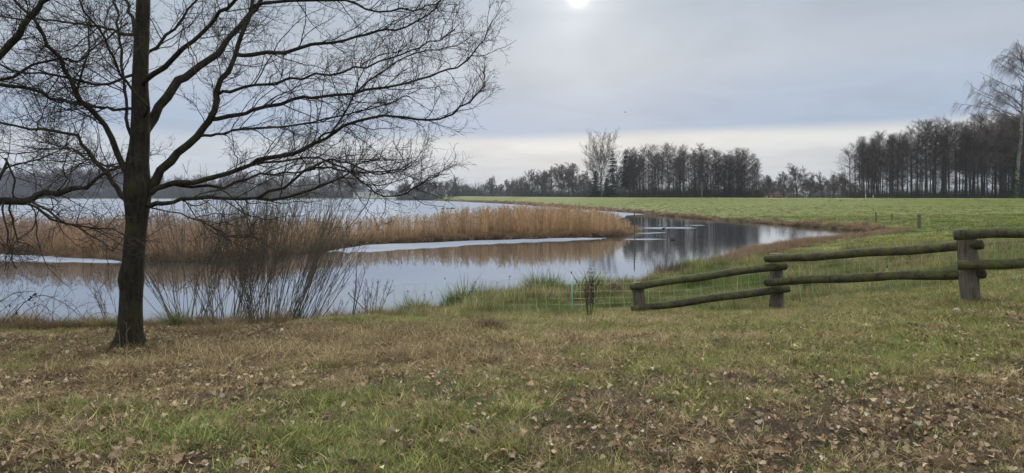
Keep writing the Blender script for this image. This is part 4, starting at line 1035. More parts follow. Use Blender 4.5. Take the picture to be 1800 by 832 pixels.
# the neighbour oak, its stem out of the frame to the left
YB = 8.2; q2m = YB / F
oak2 = empty('oak_tree'); tag(oak2, 'neighbouring oak whose mossy limbs reach in from the left edge', 'tree')
link('trunk', trunk_mesh([(-210, 650), (-212, 560), (-214, 450), (-212, 340), (-210, 200), (-205, 50), (-200, -150), (-195, -300)], [w_ * q2m for w_ in (60, 54, 50, 48, 42, 36, 26, 12)], YB, 1.0, 9), oak2)
L2 = [
    ([(-210, 395), (-120, 372), (-60, 358), (0, 353), (40, 356), (58, 350), (68, 340), (100, 337), (130, 333), (150, 329), (170, 313), (185, 304), (205, 297)], 24, 6, .3, .35),
    ([(-205, 290), (-120, 225), (-50, 150), (0, 98), (20, 72), (38, 48), (60, 22), (85, 0), (120, -40)], 24, 9, .2, .4),
    ([(-205, 180), (-120, 150), (-40, 148), (0, 150), (30, 152), (60, 160), (90, 174), (120, 182), (160, 186), (200, 190)], 13, 3.5, .8, .4),
    ([(-208, 260), (-100, 200), (-20, 150), (20, 135), (60, 118), (100, 100), (140, 108), (170, 82), (200, 62), (225, 40)], 10, 3, 1.3, .4),
    ([(30, 355), (60, 362), (100, 385), (140, 398), (190, 404), (225, 416), (260, 424)], 7, 2, -.2, .1),
    ([(50, 352), (80, 372), (110, 392), (150, 405), (180, 428), (200, 440)], 6, 2, -.6, .1),
    ([(-20, 350), (8, 300), (12, 278), (20, 300), (24, 330), (26, 350)], 7, 3, .1, .2),
    ([(6, 355), (8, 385), (14, 420), (20, 445), (27, 470)], 5, 2, -.3, .2),
    ([(18, 356), (24, 390), (34, 420), (52, 432)], 5, 2, .3, .2),
    ([(-60, 358), (-20, 330), (10, 296), (40, 292), (80, 275), (110, 262), (120, 240)], 7, 2, .6, .2),
    ([(0, 360), (-10, 390), (-5, 420), (20, 440)], 5, 2, .3, .2),
    ([(100, 337), (115, 318), (113, 300), (110, 282), (118, 270)], 4, 2, -.2, .3),
]
LIMBS.clear()
for i, (K, a, b, dy, st) in enumerate(L2): limb_tree('limb', K, a * q2m, max(b * q2m, .006), dy, oak2, 500 + i, YB, 1.0, st, .95)

# ================================================================== SHRUBS AND DEAD HERBS ON THE BANK
M['willow'] = plain('willow_bark', (.15, .13, .095), .85, .2, .3, 3)
M['bramble'] = plain('bramble_cane', (.06, .04, .034), .8, .2, .3, 3)
M['dead_stem'] = plain('dead_stem', (.10, .075, .05), .85, .15, .3, 6)
M['pale_stem'] = plain('pale_stem', (.33, .26, .16), .85, .15, .3, 6)
M['straw_fix'] = tinted('tussock_straw', .5, 1.5, .8, .2, .15, (.27, .20, .115, 1))
M['brown_fix'] = tinted('tussock_brown', .5, 1.5, .8, .15, .15, (.15, .10, .06, 1))
M['green_fix'] = tinted('tussock_green', .5, 1.5, .8, .2, .15, (.14, .14, .055, 1))
M['rush_fix'] = tinted('rush_brown', .5, 1.5, .8, .12, .15, (.10, .07, .045, 1))
M['leaf_fix'] = tinted('bramble_leaf', .5, 1.5, .8, .2, .15, (.19, .115, .075, 1))
M['darkleaf_fix'] = tinted('dark_bramble_leaf', .5, 1.5, .8, .1, .15, (.03, .025, .022, 1))
def shrub(name, px, D, n, hr, fan, lean, label, cat='shrub', mat='willow', r0=.0062, seed=0, twig=1.0, width=.35, group=None):
    """many-stemmed bush: stems fan out of one stool"""
    r = random.Random(seed); o = empty(name, gpt(px, D, .05)); tag(o, label, cat, group); C, S = Tubes(), Tubes()
    for i in range(n):
        x0 = r.uniform(-width, width); y0 = r.gauss(0, width * .35); k_ = x0 / max(width, .01)
        d = vnorm((k_ * fan + lean + r.gauss(0, fan * .35), r.gauss(0, fan * .6), 1)); L = r.uniform(*hr)
        b = grow(r, (x0, y0, 0), d, L, 8, .045, .03); C.add(b, np.linspace(r0 * r.uniform(.7, 1.25), .003, 9), 5)
        for j in range(int(r.uniform(4, 9) * twig)):
            u = r.uniform(.3, .95); q, e = along_path(b, u); l2 = L * r.uniform(.12, .36) * (1.2 - u)
            s = grow(r, q, turned(r, e, r.uniform(.3, .7), .7, .3), l2, 4, .09, .05); S.add(s, np.linspace(.0042, .002, 5), 3)
            for k2 in range(2):
                q2, e2 = along_path(s, r.uniform(.3, 1)); S.add(grow(r, q2, turned(r, e2, .6, .8, .3), l2 * .4, 2, .1), [.0025, .002, .0015], 3)
    link('stems', C.build('stems', M[mat]), o); link('twigs', S.build('twigs', M[mat]), o)
    return o
shrub('willow_shrub', 330, 12.7, 42, (1.94, 3.17), .55, -.08, 'low bare willow clump just right of the oak trunk', seed=1, width=.32)
shrub('willow_shrub', 402, 12.9, 61, (2.18, 3.48), .36, .05, 'dense bare willow clump in the middle of the three by the water', seed=2, width=.34)
shrub('willow_shrub', 478, 13.1, 82, (2.30, 3.66), .38, .20, 'tallest bare willow clump leaning right over the water', seed=3, width=.42, r0=.0066)
shrub('willow_shrub', 530, 13.4, 35, (1.81, 3.17), .3, .42, 'thin willow stems leaning far right at the end of the clumps', seed=4, width=.3)
shrub('bare_sapling', 617, 13.6, 2, (1.1, 1.5), .15, .16, 'dark thin sapling standing beside the leaning netting stake', mat='dead_stem', seed=5, width=.02, r0=.013, twig=2.2)
shrub('bare_sapling', 652, 14.6, 8, (.7, 1.1), .28, .05, 'small twiggy shrub behind the black lump on the bank', mat='dead_stem', seed=6, width=.12, r0=.006, twig=1.6)
shrub('bare_shrub', 560, 13.6, 10, (.5, 1.0), .6, .1, 'low twiggy growth at the right foot of the willows', mat='dead_stem', seed=7, width=.4, r0=.005)
shrub('dock_plant', 1038, 12.6, 5, (.45, 1.0), .10, .03, 'dark withered dock plant standing before the netting', 'plant', 'dead_stem', .009, 8, 3.0, .07)
shrub('bare_shrub', 205, 12.6, 7, (.8, 1.5), .5, -.55, 'thin twigs leaning left behind the oak trunk', mat='dead_stem', seed=9, width=.25, r0=.005)
shrub('bare_shrub', 1367, 60, 10, (1.0, 1.6), .3, 0, 'small leafless bush on the dyke foot by the open water end', mat='dead_stem', seed=12, width=.6, r0=.02)
# seed heads on the dock
r = random.Random(4); S = Strips()
dock = [o for o in bpy.data.objects if o.name == 'dock_plant'][0]
for i in range(260):
    z_ = r.uniform(.3, .98); a = r.uniform(0, 6.28); q = r.uniform(0, .05) + .03 * z_; x0 = q * math.cos(a) + z_ * .03; y0 = q * math.sin(a)
    S.blade([(x0, y0, z_), (x0 + .012 * math.cos(a), y0 + .012 * math.sin(a), z_ + .012), (x0 + .02 * math.cos(a), y0 + .02 * math.sin(a), z_ + .004)], (-math.sin(a), math.cos(a)), [.004, .009, .002], r.random() * .4)
link('seed_heads', S.build('seed_heads', M['darkleaf_fix']), dock)
# bramble canes at the far left
o = empty('bramble_bush', gpt(55, 11.9, .03)); tag(o, 'arching bramble canes with a few dark leaves at the left edge', 'bramble')
r = random.Random(14); C = Tubes(); S = Strips()
ox = o.location
for K, w_ in (*[([(b_ + q_ * u_, 568 - h_ * 4 * u_ * (1 - .55 * u_) / 1.0) for u_ in (0, .2, .4, .6, .8, 1)], .0028) for b_, q_, h_ in ((-30, 70, 30), (5, 60, 34), (25, -50, 28), (45, 62, 26), (70, -60, 30), (80, 50, 22), (95, -40, 26), (110, 60, 20), (135, 50, 18), (150, -45, 22), (-15, 40, 40), (60, 25, 36))],
              ([(20, 560), (40, 535), (62, 523), (82, 520), (105, 530), (128, 545), (142, 556)], .006), ([(-40, 560), (-10, 540), (15, 520), (40, 514), (62, 512)], .006), ([(0, 568), (20, 548), (40, 532), (60, 528)], .004),
              ([(-20, 565), (5, 545), (25, 528), (40, 518)], .004), ([(30, 565), (45, 548), (70, 536), (90, 548), (110, 562)], .004), ([(90, 566), (94, 540), (98, 510), (108, 494)], .003), ([(150, 566), (165, 552), (185, 550), (205, 556)], .004),
              ([(10, 570), (30, 540), (33, 520)], .003), ([(60, 566), (75, 545), (85, 530), (100, 512)], .003), ([(120, 566), (118, 540), (112, 520)], .003)):
    dyo = r.uniform(-.25, .35); P = smooth_path([at(a, b, 11.9 + dyo) - np.array(ox) for a, b in K], 12, .006, r); P = [tuple(p) for p in P]; C.add(P, np.linspace(w_ * 1.5, w_ * .7, 12), 5)
    for j in range(7):
        q, e = along_path(P, r.uniform(.15, 1)); C.add(grow(r, q, turned(r, e, .9, .8, .3), r.uniform(.08, .3), 3, .15), [.0025, .002, .0018, .0014], 3)
link('canes', C.build('canes', M['bramble']), o)
for a, b in ((53, 520), (62, 515), (63, 531), (19, 535), (52, 524), (30, 548), (60, 517)):
    p = at(a, b, 11.75) - np.array(ox)
    for q in range(2):
        aa = r.uniform(0, 6.28); S.blade([tuple(p), tuple(p + [.02 * math.cos(aa), .02 * math.sin(aa), -.02]), tuple(p + [.04 * math.cos(aa), .03 * math.sin(aa), -.055])], (math.cos(aa + 1.5) * .9, math.sin(aa + 1.5) * .9), [.006, .022, .004], r.random())
link('leaves', S.build('leaves', M['darkleaf_fix']), o)
# mounds and tussocks one can point at
def tussock(name, px, D, label, n, rad, Lr, mat, lean=.35, curl=(.7, 2.0), wd=.0045, seed=0, cat='grass tussock', sink=.02):
    o = link(name, tuft(name, M[mat], n, rad, Lr, lean, curl, wd, 6, seed), None, gpt(px, D, sink)); tag(o, label, cat); return o
tussock('grass_tussock', 496, 11.4, 'upright pale dry grass tussock below the willows', 220, .13, (.18, .46), 'straw_fix', .2, (.2, .8), .003, 1)
tussock('grass_tussock', 700, 9.6, 'brown slumped grass tussock in the middle of the near bank', 700, .26, (.18, .42), 'straw_fix', .6, (.8, 1.8), .003, 2)
tussock('grass_tussock', 855, 10.2, 'rounded brown grass heap below the netting', 650, .24, (.18, .40), 'brown_fix', .45, (.8, 1.9), .003, 3)
tussock('grass_tussock', 722, 7.7, 'sprawling straw tussock low in the middle of the bank', 420, .24, (.16, .42), 'straw_fix', .75, (.6, 1.3), .0026, 4)
tussock('grass_tussock', 385, 10.8, 'dry grass tussock between the oak trunk and the willows', 520, .32, (.2, .46), 'straw_fix', .5, (.5, 1.4), .003, 5)
tussock('grass_tussock', 822, 10.4, 'small dark tussock just left of the rounded heap', 160, .12, (.10, .22), 'brown_fix', .5, (.7, 1.7), .003, 6)
tussock('grass_tussock', 872, 18.6, 'golden grass hummock rising at the water edge behind the netting', 420, .42, (.35, .62), 'straw_fix', .35, (.8, 1.8), .006, 7)
tussock('grass_tussock', 1120, 8.0, 'dull green grass tuft low on the bank left of the fence', 320, .20, (.08, .22), 'green_fix', .5, (.5, 1.4), .003, 8)
tussock('grass_tussock', 206, 9.15, 'pale grass hugging the left foot of the oak trunk', 160, .16, (.10, .26), 'straw_fix', .45, (.4, 1.3), .0026, 21)
tussock('grass_tussock', 246, 9.1, 'greenish dry grass hugging the right foot of the oak trunk', 160, .16, (.08, .24), 'green_fix', .45, (.4, 1.3), .0026, 22)
tussock('grass_tussock', 1125, 13.2, 'dry grass growing round the foot of the lowest fence post', 160, .2, (.12, .28), 'straw_fix', .45, (.4, 1.3), .003, 23)
tussock('grass_tussock', 1362, 13.4, 'grass growing round the foot of the middle fence post', 140, .2, (.10, .24), 'green_fix', .45, (.4, 1.3), .003, 24)
tussock('grass_tussock', 1706, 10.3, 'green grass growing round the foot of the nearest fence post', 160, .22, (.08, .22), 'green_fix', .45, (.4, 1.3), .003, 25)
tussock('rush_clump', 1178, 25.6, 'dark brown upright rush clump at the tip of the near shore', 420, .62, (.5, .95), 'rush_fix', .18, (.1, .7), .007, 9, 'rush clump')
tussock('rush_clump', 1214, 28.5, 'smaller brown rush clump right of the dark upright one', 260, .5, (.4, .75), 'brown_fix', .3, (.3, 1.1), .007, 10, 'rush clump')
tussock('grass_tussock', 690, 14.2, 'yellowish grass hummock at the left end of the netting', 380, .35, (.2, .42), 'green_fix', .35, (.6, 1.5), .005, 11)
tussock('grass_tussock', 75, 11.9, 'brown dead grass mound beneath the bramble canes', 420, .30, (.2, .42), 'brown_fix', .4, (.6, 1.7), .004, 12)
tussock('grass_tussock', 160, 11.9, 'shaggy dry tussock on the bank rim left of the oak trunk', 240, .22, (.15, .34), 'green_fix', .4, (.5, 1.5), .004, 13)
tussock('grass_tussock', 355, 12.2, 'brown ragged tussock at the left foot of the willows', 260, .3, (.15, .34), 'brown_fix', .5, (.5, 1.5), .004, 14)
def mound(px, D, rx, h, n, label, seed):
    r = random.Random(seed); o = empty('bramble_mound', gpt(px, D, .02)); tag(o, label, 'bramble'); S = Strips(); C = Tubes()
    for i in range(n):
        a = r.uniform(0, 6.28); q = math.sqrt(r.random()); x0, y0 = rx * q * math.cos(a), rx * .7 * q * math.sin(a); z_ = h * (1 - q * q) * r.uniform(.55, 1.1) + .03
        aa = r.uniform(0, 6.28); l = r.uniform(.035, .07)
        S.blade([(x0, y0, z_), (x0 + l * .5 * math.cos(aa), y0 + l * .5 * math.sin(aa), z_ + r.uniform(-.01, .02)), (x0 + l * math.cos(aa), y0 + l * math.sin(aa), z_ - r.uniform(0, .03))], (math.cos(aa + 1.57), math.sin(aa + 1.57)), [.006, .02, .004], r.random())
    for i in range(46):
        a = r.uniform(0, 6.28); b = grow(r, (rx * .6 * r.random() * math.cos(a), rx * .5 * math.sin(a) * r.random(), 0), vnorm((math.cos(a) * .6, math.sin(a) * .5, 1)), h * r.uniform(.9, 1.7), 5, .14, -.1); C.add(b, np.linspace(.005, .002, 6), 4)
    link('leaves', S.build('leaves', M['leaf_fix']), o); link('canes', C.build('canes', M['bramble']), o)
mound(1078, 19.5, .50, .42, 1300, 'rounded mound of brown bramble leaves just left of the first fence post', 1)
mound(1034, 19.8, .42, .32, 900, 'flatter brown bramble mound behind the right turquoise stake', 2)
mound(966, 19.8, .40, .26, 700, 'low brown bramble mound midway between the turquoise stakes', 3)
mound(1095, 22.0, .30, .25, 400, 'small brown leafy mound at the water right behind the others', 4)
# single dead stalks at the water's edge
def stalk(px, D, h, lean, label, seed, head=True, mat='dead_stem', group=None):
    r = random.Random(seed); o = empty('weed_stalk', gpt(px, D, .03)); tag(o, label, 'dead plant', group); C = Tubes(); S = Strips()
    b = grow(r, (0, 0, 0), vnorm((lean, r.gauss(0, .05), 1)), h, 6, .04, -.01); C.add(b, np.linspace(.0045, .002, 7), 4)
    for i in range(6):
        q, e = along_path(b, r.uniform(.3, .95)); C.add(grow(r, q, turned(r, e, .6, .8, .3), h * r.uniform(.08, .25), 3, .1), [.0024, .002, .0017, .0014], 3)
    if head:
        tp = b[-1]
        for i in range(12):
            aa = r.uniform(0, 6.28); l = r.uniform(.05, .12); S.blade([tp, vadd(tp, (l * .3 * math.cos(aa) + .02 * lean, l * .3 * math.sin(aa), l * .5)), vadd(tp, (l * .6 * math.cos(aa), l * .6 * math.sin(aa), l * .5))], (math.cos(aa + 1.5), math.sin(aa + 1.5)), [.003, .006, .002], r.random())
        link('seed_head', S.build('seed_head', M['brown_fix']), o)
    link('stem', C.build('stem', M[mat]), o)
STALK = ['taller of two leaning dead stalks right of the small twiggy shrub', 'shorter leaning dead stalk beside the taller one by the twiggy shrub', 'long dead stalk leaning right, first right of the left turquoise stake', 'upright dead stalk left of the golden grass hummock',
         'short dead stalk leaning left beside the golden hummock', 'dead stalk leaning right over the golden hummock', 'dead stalk standing right behind the golden hummock', 'taller of two crossed dead stalks midway between the turquoise stakes', 'shorter stalk leaning left of the two crossed ones',
         'upright dead stalk with dark head above the low bramble mound', 'dead stalk leaning right behind the right turquoise stake', 'short dead stalk just left of the lowest fence post', 'short dead stalk right of the lowest fence post by the water', 'dead stalk left of the dark rush clump',
         'short dead stalk leaning left just before the left turquoise stake', 'short dead stalk midway between twiggy shrub and left turquoise stake']
for i, (px, D, h, ln) in enumerate(((700, 16.2, .75, .32), (712, 16.2, .6, .28), (820, 18.2, .8, .35), (838, 18, .7, .1), (848, 18.4, .6, -.2), (856, 18.6, .75, .4), (892, 19.5, .8, .1), (930, 20, .75, .2), (934, 20.2, .6, -.15), (972, 20.5, .85, -.06), (1005, 20, .6, .3),
                                    (1110, 21, .5, -.1), (1135, 22, .6, .15), (1150, 23, .7, .05), (770, 17.6, .6, -.3), (738, 17, .55, .2))):
    stalk(px, D, h, ln, STALK[i], 60 + i, i % 3 != 1)
for i, (px, D, h, ln, lab) in enumerate(((1018, 8.9, .42, .3, 'pale bent stalk on the open bank below the dock plant'), (818, 7.0, .35, .05, 'pale single straw upright on the bank below the rounded heap'), (222, 9.15, .45, .12, 'pale grass stalk standing against the oak trunk foot'), (212, 9.1, .3, -.1, 'short pale stalk at the left of the oak trunk foot'))):
    stalk(px, D, h, ln, lab, 90 + i, False, 'pale_stem')

# ================================================================== WOODEN FENCE
fence = empty('wooden_fence', gpt(1370, 13.6)); tag(fence, 'weathered post and rail fence with mossy round rails on the right', 'fence')
fo = np.array(fence.location)
def log(name, A, B, r0, r1, mat, seed, sides=14, n=22, rough=.12, endround=True, parent=None):
    r = random.Random(seed); A, B = np.array(A, float), np.array(B, float); ax = B - A; L = np.linalg.norm(ax); ax /= L
    ref = np.array([0, 0, 1.]) if abs(ax[2]) < .8 else np.array([1., 0, 0]); U = np.cross(ax, ref); U /= np.linalg.norm(U); W_ = np.cross(ax, U)
    us = [0, .004, .012] + list(np.linspace(.03, .97, n)) + [.988, .996, 1]; shr = [.92, .975, 1] + [1] * n + [1, .975, .92]
    a = np.arange(sides) / sides * 6.2832; V = []
    ph = r.uniform(0, 50)
    for u, s in zip(us, shr):
        rr = (r0 + (r1 - r0) * u) * s * (1 + rough * 2 * (vnoise(np.cos(a) * 1.6 + ph, np.sin(a) * 1.6 + u * L * 2.5, seed) - .5) + rough * (vnoise(a * 2.2, np.full(sides, u * L * .6 + ph), seed + 1) - .5))
        c = A + ax * L * u + U * (.016 * math.sin(u * 5 + ph) + .006 * math.sin(u * 13 + ph)) + W_ * (.014 * math.sin(u * 4 + ph * 2) + .006 * math.sin(u * 15 + ph))
        V.append(c[None] + rr[:, None] * (np.cos(a)[:, None] * U + np.sin(a)[:, None] * W_))
    V = np.concatenate(V); m_ = len(us); i = np.arange(m_ - 1)[:, None] * sides; c = np.arange(sides)[None]; c2 = (c + 1) % sides
    q = np.stack([i + c, i + c2, i + sides + c2, i + sides + c], -1).reshape(-1, 4)
    V = np.concatenate([V, [A, B]]); k_ = m_ * sides
    t0 = np.stack([np.full(sides, k_), (np.arange(sides) + 1) % sides, np.arange(sides)], 1); o1 = (m_ - 1) * sides
    t1 = np.stack([np.full(sides, k_ + 1), o1 + np.arange(sides), o1 + (np.arange(sides) + 1) % sides], 1)
    return link(name, mesh_np(name, V, [q, t0, t1], M[mat]), parent)
def rail(a, b, ya, yb, d0, d1, seed, off=-.0):
    A, B = at(*a, ya), at(*b, yb); A[1] += off; B[1] += off
    log('rail', A - fo, B - fo, d0 / 2, d1 / 2, 'rail', seed, parent=fence)
# posts: (pixel centre, top, depth)
for px, top, D, r0, r1, sd_ in ((1125, 497, 13.5, .13, .125, 1), (1366, 446, 13.7, .145, .135, 2), (1704, 407, 10.6, .155, .135, 3), (2030, 398, 9.6, .17, .15, 4)):
    g_ = gpt(px, D, .25); tp = at(px, top, D); log('post', g_ - fo, np.array([g_[0] - .03, D, tp[2]]) - fo, r0, r1, 'post', 20 + sd_, 16, 16, .09, parent=fence)
rail((1108, 503), (1382, 468), 13.34, 13.52, .145, .16, 31); rail((1110, 543), (1387, 509), 13.34, 13.52, .145, .155, 32)
rail((1346, 455), (1728, 432), 13.54, 10.40, .155, .155, 33); rail((1347, 496), (1732, 481), 13.54, 10.40, .155, .15, 34)
rail((1676, 415), (2060, 398), 10.42, 9.42, .16, .15, 35); rail((1683, 466), (2060, 452), 10.42, 9.42, .155, .15, 36)

# ================================================================== ELECTRIC NETTING
def enamel(name, col): return plain(name, col, .45, .4, .12, 4)
M['twine'] = enamel('green_plastic_twine', (.30, .58, .20)); M['stake'] = enamel('turquoise_plastic', (.30, .72, .66)); M['stake_g'] = enamel('green_plastic', (.10, .42, .24)); M['wire'] = enamel('grey_polywire', (.20, .26, .25)); M['black'] = enamel('black_plastic', (.012, .012, .013))
net = empty('electric_netting', gpt(1007, 15)); tag(net, 'green electric sheep netting on thin turquoise stakes along the bank', 'fence')
no = np.array(net.location)
path_ = [(640, 15.2), (700, 16.2), (780, 17.0), (900, 15.9), (1007, 15.0), (1150, 14.9), (1260, 15.0), (1355, 15.3), (1450, 14.6), (1560, 13.9), (1660, 13.3), (1740, 12.8), (1840, 12.3)]
W2 = [((a - 900) / F * b, b) for a, b in path_]
cum = np.concatenate([[0], np.cumsum([math.dist(W2[i], W2[i + 1]) for i in range(len(W2) - 1)])])
def net_at(s): x = np.interp(s, cum, [q[0] for q in W2]); y = np.interp(s, cum, [q[1] for q in W2]); return x, y, h1(x, y)
HN = .86; r = random.Random(33); ss_ = np.arange(.15, cum[-1], .30); vert = []
sag = lambda s: .05 * math.sin(s * 1.35)
for s in ss_:
    x, y, z_ = net_at(s + r.gauss(0, .02)); bx, by = r.gauss(.02, .03), r.gauss(-.10, .08); hh_ = HN - .03 + sag(s)
    P = [(x + bx, y + by, z_ + .01), (x + bx * .2, y + by * .25, z_ + .22), (x + r.gauss(0, .012), y, z_ + .5), (x + r.gauss(0, .01), y, z_ + hh_)]
    T = Tubes(); T.add(np.array(P) - no, .0036, 4); link('strut', T.build('strut', M['twine']), net); vert.append((s, z_))
for hgt in (.08, .20, .33, .48, .66, HN - .03):
    P = []
    for s in np.arange(0, cum[-1], .15): x, y, z_ = net_at(s); P.append((x, y, z_ + hgt + sag(s) * hgt))
    T = Tubes(); T.add(np.array(P) - no, .0022 if hgt < HN - .05 else .003, 3); link('strand', T.build('strand', M['wire']), net)
for px, D, hgt, lx, mt, lab in ((780, 17.0, .93, .03, 'stake', None), (1007, 15.0, .92, -.03, 'stake', None), (1355, 15.3, .9, .02, 'stake', None), (1560, 13.9, .55, 0.0, 'stake_g', 'short green stake hidden behind the rails'), (640, 14.4, .60, -.34, 'stake_g', 'green stake leaning steeply')):
    p = gpt(px, D) - no; st_ = Tubes(); tpp = p + np.array([lx, .02, hgt]); st_.add([p - [0, 0, .1], p + (tpp - p) * .5, tpp], .0085, 6)
    so = link('stake', st_.build('stake', M[mt]), net)
    if lab: so['label'] = lab
    cp = Tubes(); cp.add([tpp - [0, 0, .01], tpp + [0, 0, .02], tpp + [0, 0, .045]], [.012, .013, .008], 6); link('cap', cp.build('cap', M['black']), so)
# black guy stick from the leaning stake's head, black energiser beside it
gy_ = Tubes(); a_ = gpt(640, 14.4) + np.array([-.34, .02, .60]); b_ = gpt(648, 14.6) + np.array([0, 0, .18]); gy_.add([a_ - no, (a_ + b_) / 2 - no, b_ - no], .008, 5); link('brace', gy_.build('brace', M['black']), net)
import bmesh
def blob_mesh(name, dims, mat, seed, rough=.12, sub=3):
    bm = bmesh.new(); bmesh.ops.create_icosphere(bm, subdivisions=sub, radius=1)
    V = np.array([v_.co[:] for v_ in bm.verts]); k_ = 1 + rough * 2 * (vnoise(V[:, 0] * 2.3 + seed, V[:, 1] * 2.3 + V[:, 2] * 1.9, seed) - .5)
    for v_, q, kk in zip(bm.verts, V, k_): v_.co = (q[0] * dims[0] * kk, q[1] * dims[1] * kk, max(q[2], -.55) * dims[2] * kk)
    me = bpy.data.meshes.new(name); bm.to_mesh(me); bm.free(); me.materials.append(M[mat]); me.polygons.foreach_set('use_smooth', [True] * len(me.polygons)); return me
o = link('black_bundle', blob_mesh('black_bundle', (.12, .09, .10), 'black', 4), None, gpt(632, 13.9) + np.array([0, 0, .05])); tag(o, 'small black lump lying on the bank beside the leaning green stake', 'bundle')
M['stone'] = plain('stone', (.38, .33, .27), .85, .2, .3, 20)
for px, D, s_, lab in ((1682, 9.6, .06, 'pale brown stone in the grass before the nearest fence post'), (945, 4.05, .03, 'small pale stone at the bottom of the bank below the netting')):
    o = link('stone', blob_mesh('stone', (s_, s_ * .8, s_ * .7), 'stone', 7), None, gpt(px, D) + np.array([0, 0, s_ * .3])); tag(o, lab, 'stone')

# molehills of dark earth
M['soil'] = plain('dark_soil', (.035, .026, .018), .95, .1, .4, 30)
for px, py, D, s_, lab in ((1497, 557, 10.4, .17, 'dark earth molehill in front of the middle fence rails'), (1618, 585, 8.6, .2, 'wide dark molehill below the nearest fence post'), (1275, 618, 8.2, .16, 'small dark molehill below the middle fence post')):
    o = link('molehill', blob_mesh('molehill', (s_, s_ * .8, s_ * .2), 'soil', int(px), .35), None, gpt(px, D) + np.array([0, 0, 0])); tag(o, lab, 'molehill')

# ================================================================== SMALL THINGS FAR OFF
M['pole'] = plain('utility_pole_wood', (.24, .19, .13), .9, .1)
for px, D, top, r_, lab in ((1540, 70, 373, .07, 'thin pasture post, the left one of three on the meadow'), (1568, 72, 376, .07, 'thin leaning pasture post, the middle one of three'), (1616, 53, 377, .14, 'thick grey pasture post, the right one of three')):
    g_ = gpt(px, D, .2); tp = at(px, top, D); o = log('pasture_post', (0, 0, 0), (-.03, 0, tp[2] - g_[2]), r_, r_ * .9, 'old_post' if r_ < .1 else 'post', int(px)); o.location = [float(q) for q in g_]; tag(o, lab, 'post')
g_ = at(1115.5, 423, 49); tp = at(1115.5, 371, 49); o = log('water_stake', (0, 0, -.6), (0, 0, tp[2]), .045, .04, 'old_post', 6, 10); o.location = (float(g_[0]), 49, 0); tag(o, 'tall dark stake rising from the water at the reed bed tip', 'stake')
g_ = gpt(1234, 238, .3); tp = at(1234, 319, 238); o = log('utility_pole', (0, 0, 0), (0, 0, tp[2] - g_[2]), .13, .10, 'pole', 5, 10); o.location = [float(q) for q in g_]; tag(o, 'slim wooden pole before the alder row beyond the dyke', 'pole')
g_ = gpt(1058, 262, .3); o = log('utility_pole', (0, 0, 0), (0, 0, 5.0), .12, .09, 'pole', 8, 10); o.location = [float(q) for q in g_]; tag(o, 'slim pale pole beneath the tall spruces', 'pole')
M['white'] = plain('white_paint', (.78, .78, .75), .6, .3, .08); M['redp'] = plain('red_paint', (.5, .05, .04), .6, .3, .1)
def crest_pt(px):
    best = None
    for i in range(len(CREST) - 1):
        for u in np.linspace(0, 1, 60):
            x = CREST[i][0] + (CREST[i + 1][0] - CREST[i][0]) * u; y = CREST[i][1] + (CREST[i + 1][1] - CREST[i][1]) * u
            if y < 20: continue
            e = abs(900 + F * x / y - px)
            if best is None or e < best[0]: best = (e, x, y)
    return best[1], best[2]
for px, hh_, mt, lab in ((1521, 1.2, 'white', 'white marker post on the dyke crest left of the right-hand wood'), (1536, .9, 'white', 'shorter white marker post on the dyke crest before the first wood trees'), (1727, .6, 'redp', 'small red marker on the dyke crest before the wood')):
    x, y = crest_pt(px); o = log('marker_post', (0, 0, -.1), (0, 0, hh_), .06, .06, mt, 3, 8, 4, .01); o.location = (x, y, h1(x, y)); tag(o, lab, 'marker')
# walkers on the dyke
M['navy'] = plain('dark_clothes', (.03, .035, .06), .8, .2, .1); M['grey'] = plain('grey_clothes', (.09, .09, .10), .8, .2, .1); M['skin'] = plain('skin', (.55, .36, .27), .6, .3, .05); M['hair'] = plain('dark_hair', (.05, .035, .025), .7, .2, .1)
def person(px, label, mat, stride, az):
    x, y = crest_pt(px); o = empty('person', (x, y, h1(x, y)), az); tag(o, label, 'person')
    J = [(0, 0, .95, .15, .11), (0, 0, 1.15, .145, .10), (0, .02, 1.38, .19, .12), (0, .03, 1.50, .06, .06), (0, .05, 1.62, .095, .105), (0, .05, 1.74, .06, .07),
         (.19, .02, 1.40, .06, .06), (.24, .02 - stride * .25, 1.15, .045, .045), (.23, .10 - stride * .4, .90, .038, .038), (-.19, .02, 1.40, .06, .06), (-.24, .02 + stride * .25, 1.15, .045, .045), (-.23, .10 + stride * .4, .90, .038, .038),
         (.09, 0, .88, .10, .10), (.10, stride * .3 + .03, .50, .068, .07), (.10, stride * .5 - .04, .09, .045, .05), (.10, stride * .5 + .12, .04, .04, .03), (-.09, 0, .88, .10, .10), (-.10, -stride * .3 + .05, .50, .068, .07), (-.10, -stride * .5 - .06, .10, .045, .05), (-.10, -stride * .5 + .10, .04, .04, .03)]
    E = [(0, 1), (1, 2), (2, 3), (3, 4), (4, 5), (2, 6), (6, 7), (7, 8), (2, 9), (9, 10), (10, 11), (0, 12), (12, 13), (13, 14), (14, 15), (0, 16), (16, 17), (17, 18), (18, 19)]
    me = bpy.data.meshes.new('body'); me.from_pydata([j[:3] for j in J], E, []); me.materials.append(M[mat])
    b = link('body', me, o); b.modifiers.new('skin', 'SKIN')
    for i, j in enumerate(J): me.skin_vertices[0].data[i].radius = (j[3], j[4])
    me.skin_vertices[0].data[0].use_root = True
    s_ = b.modifiers.new('smooth', 'SUBSURF'); s_.levels = 1; s_.render_levels = 1
    link('head', blob_mesh('head', (.085, .10, .125), 'skin', 3, .03, 2), o, (0, .06, 1.64)); link('hair', blob_mesh('hair', (.092, .105, .10), 'hair', 5, .05, 2), o, (0, .04, 1.70))
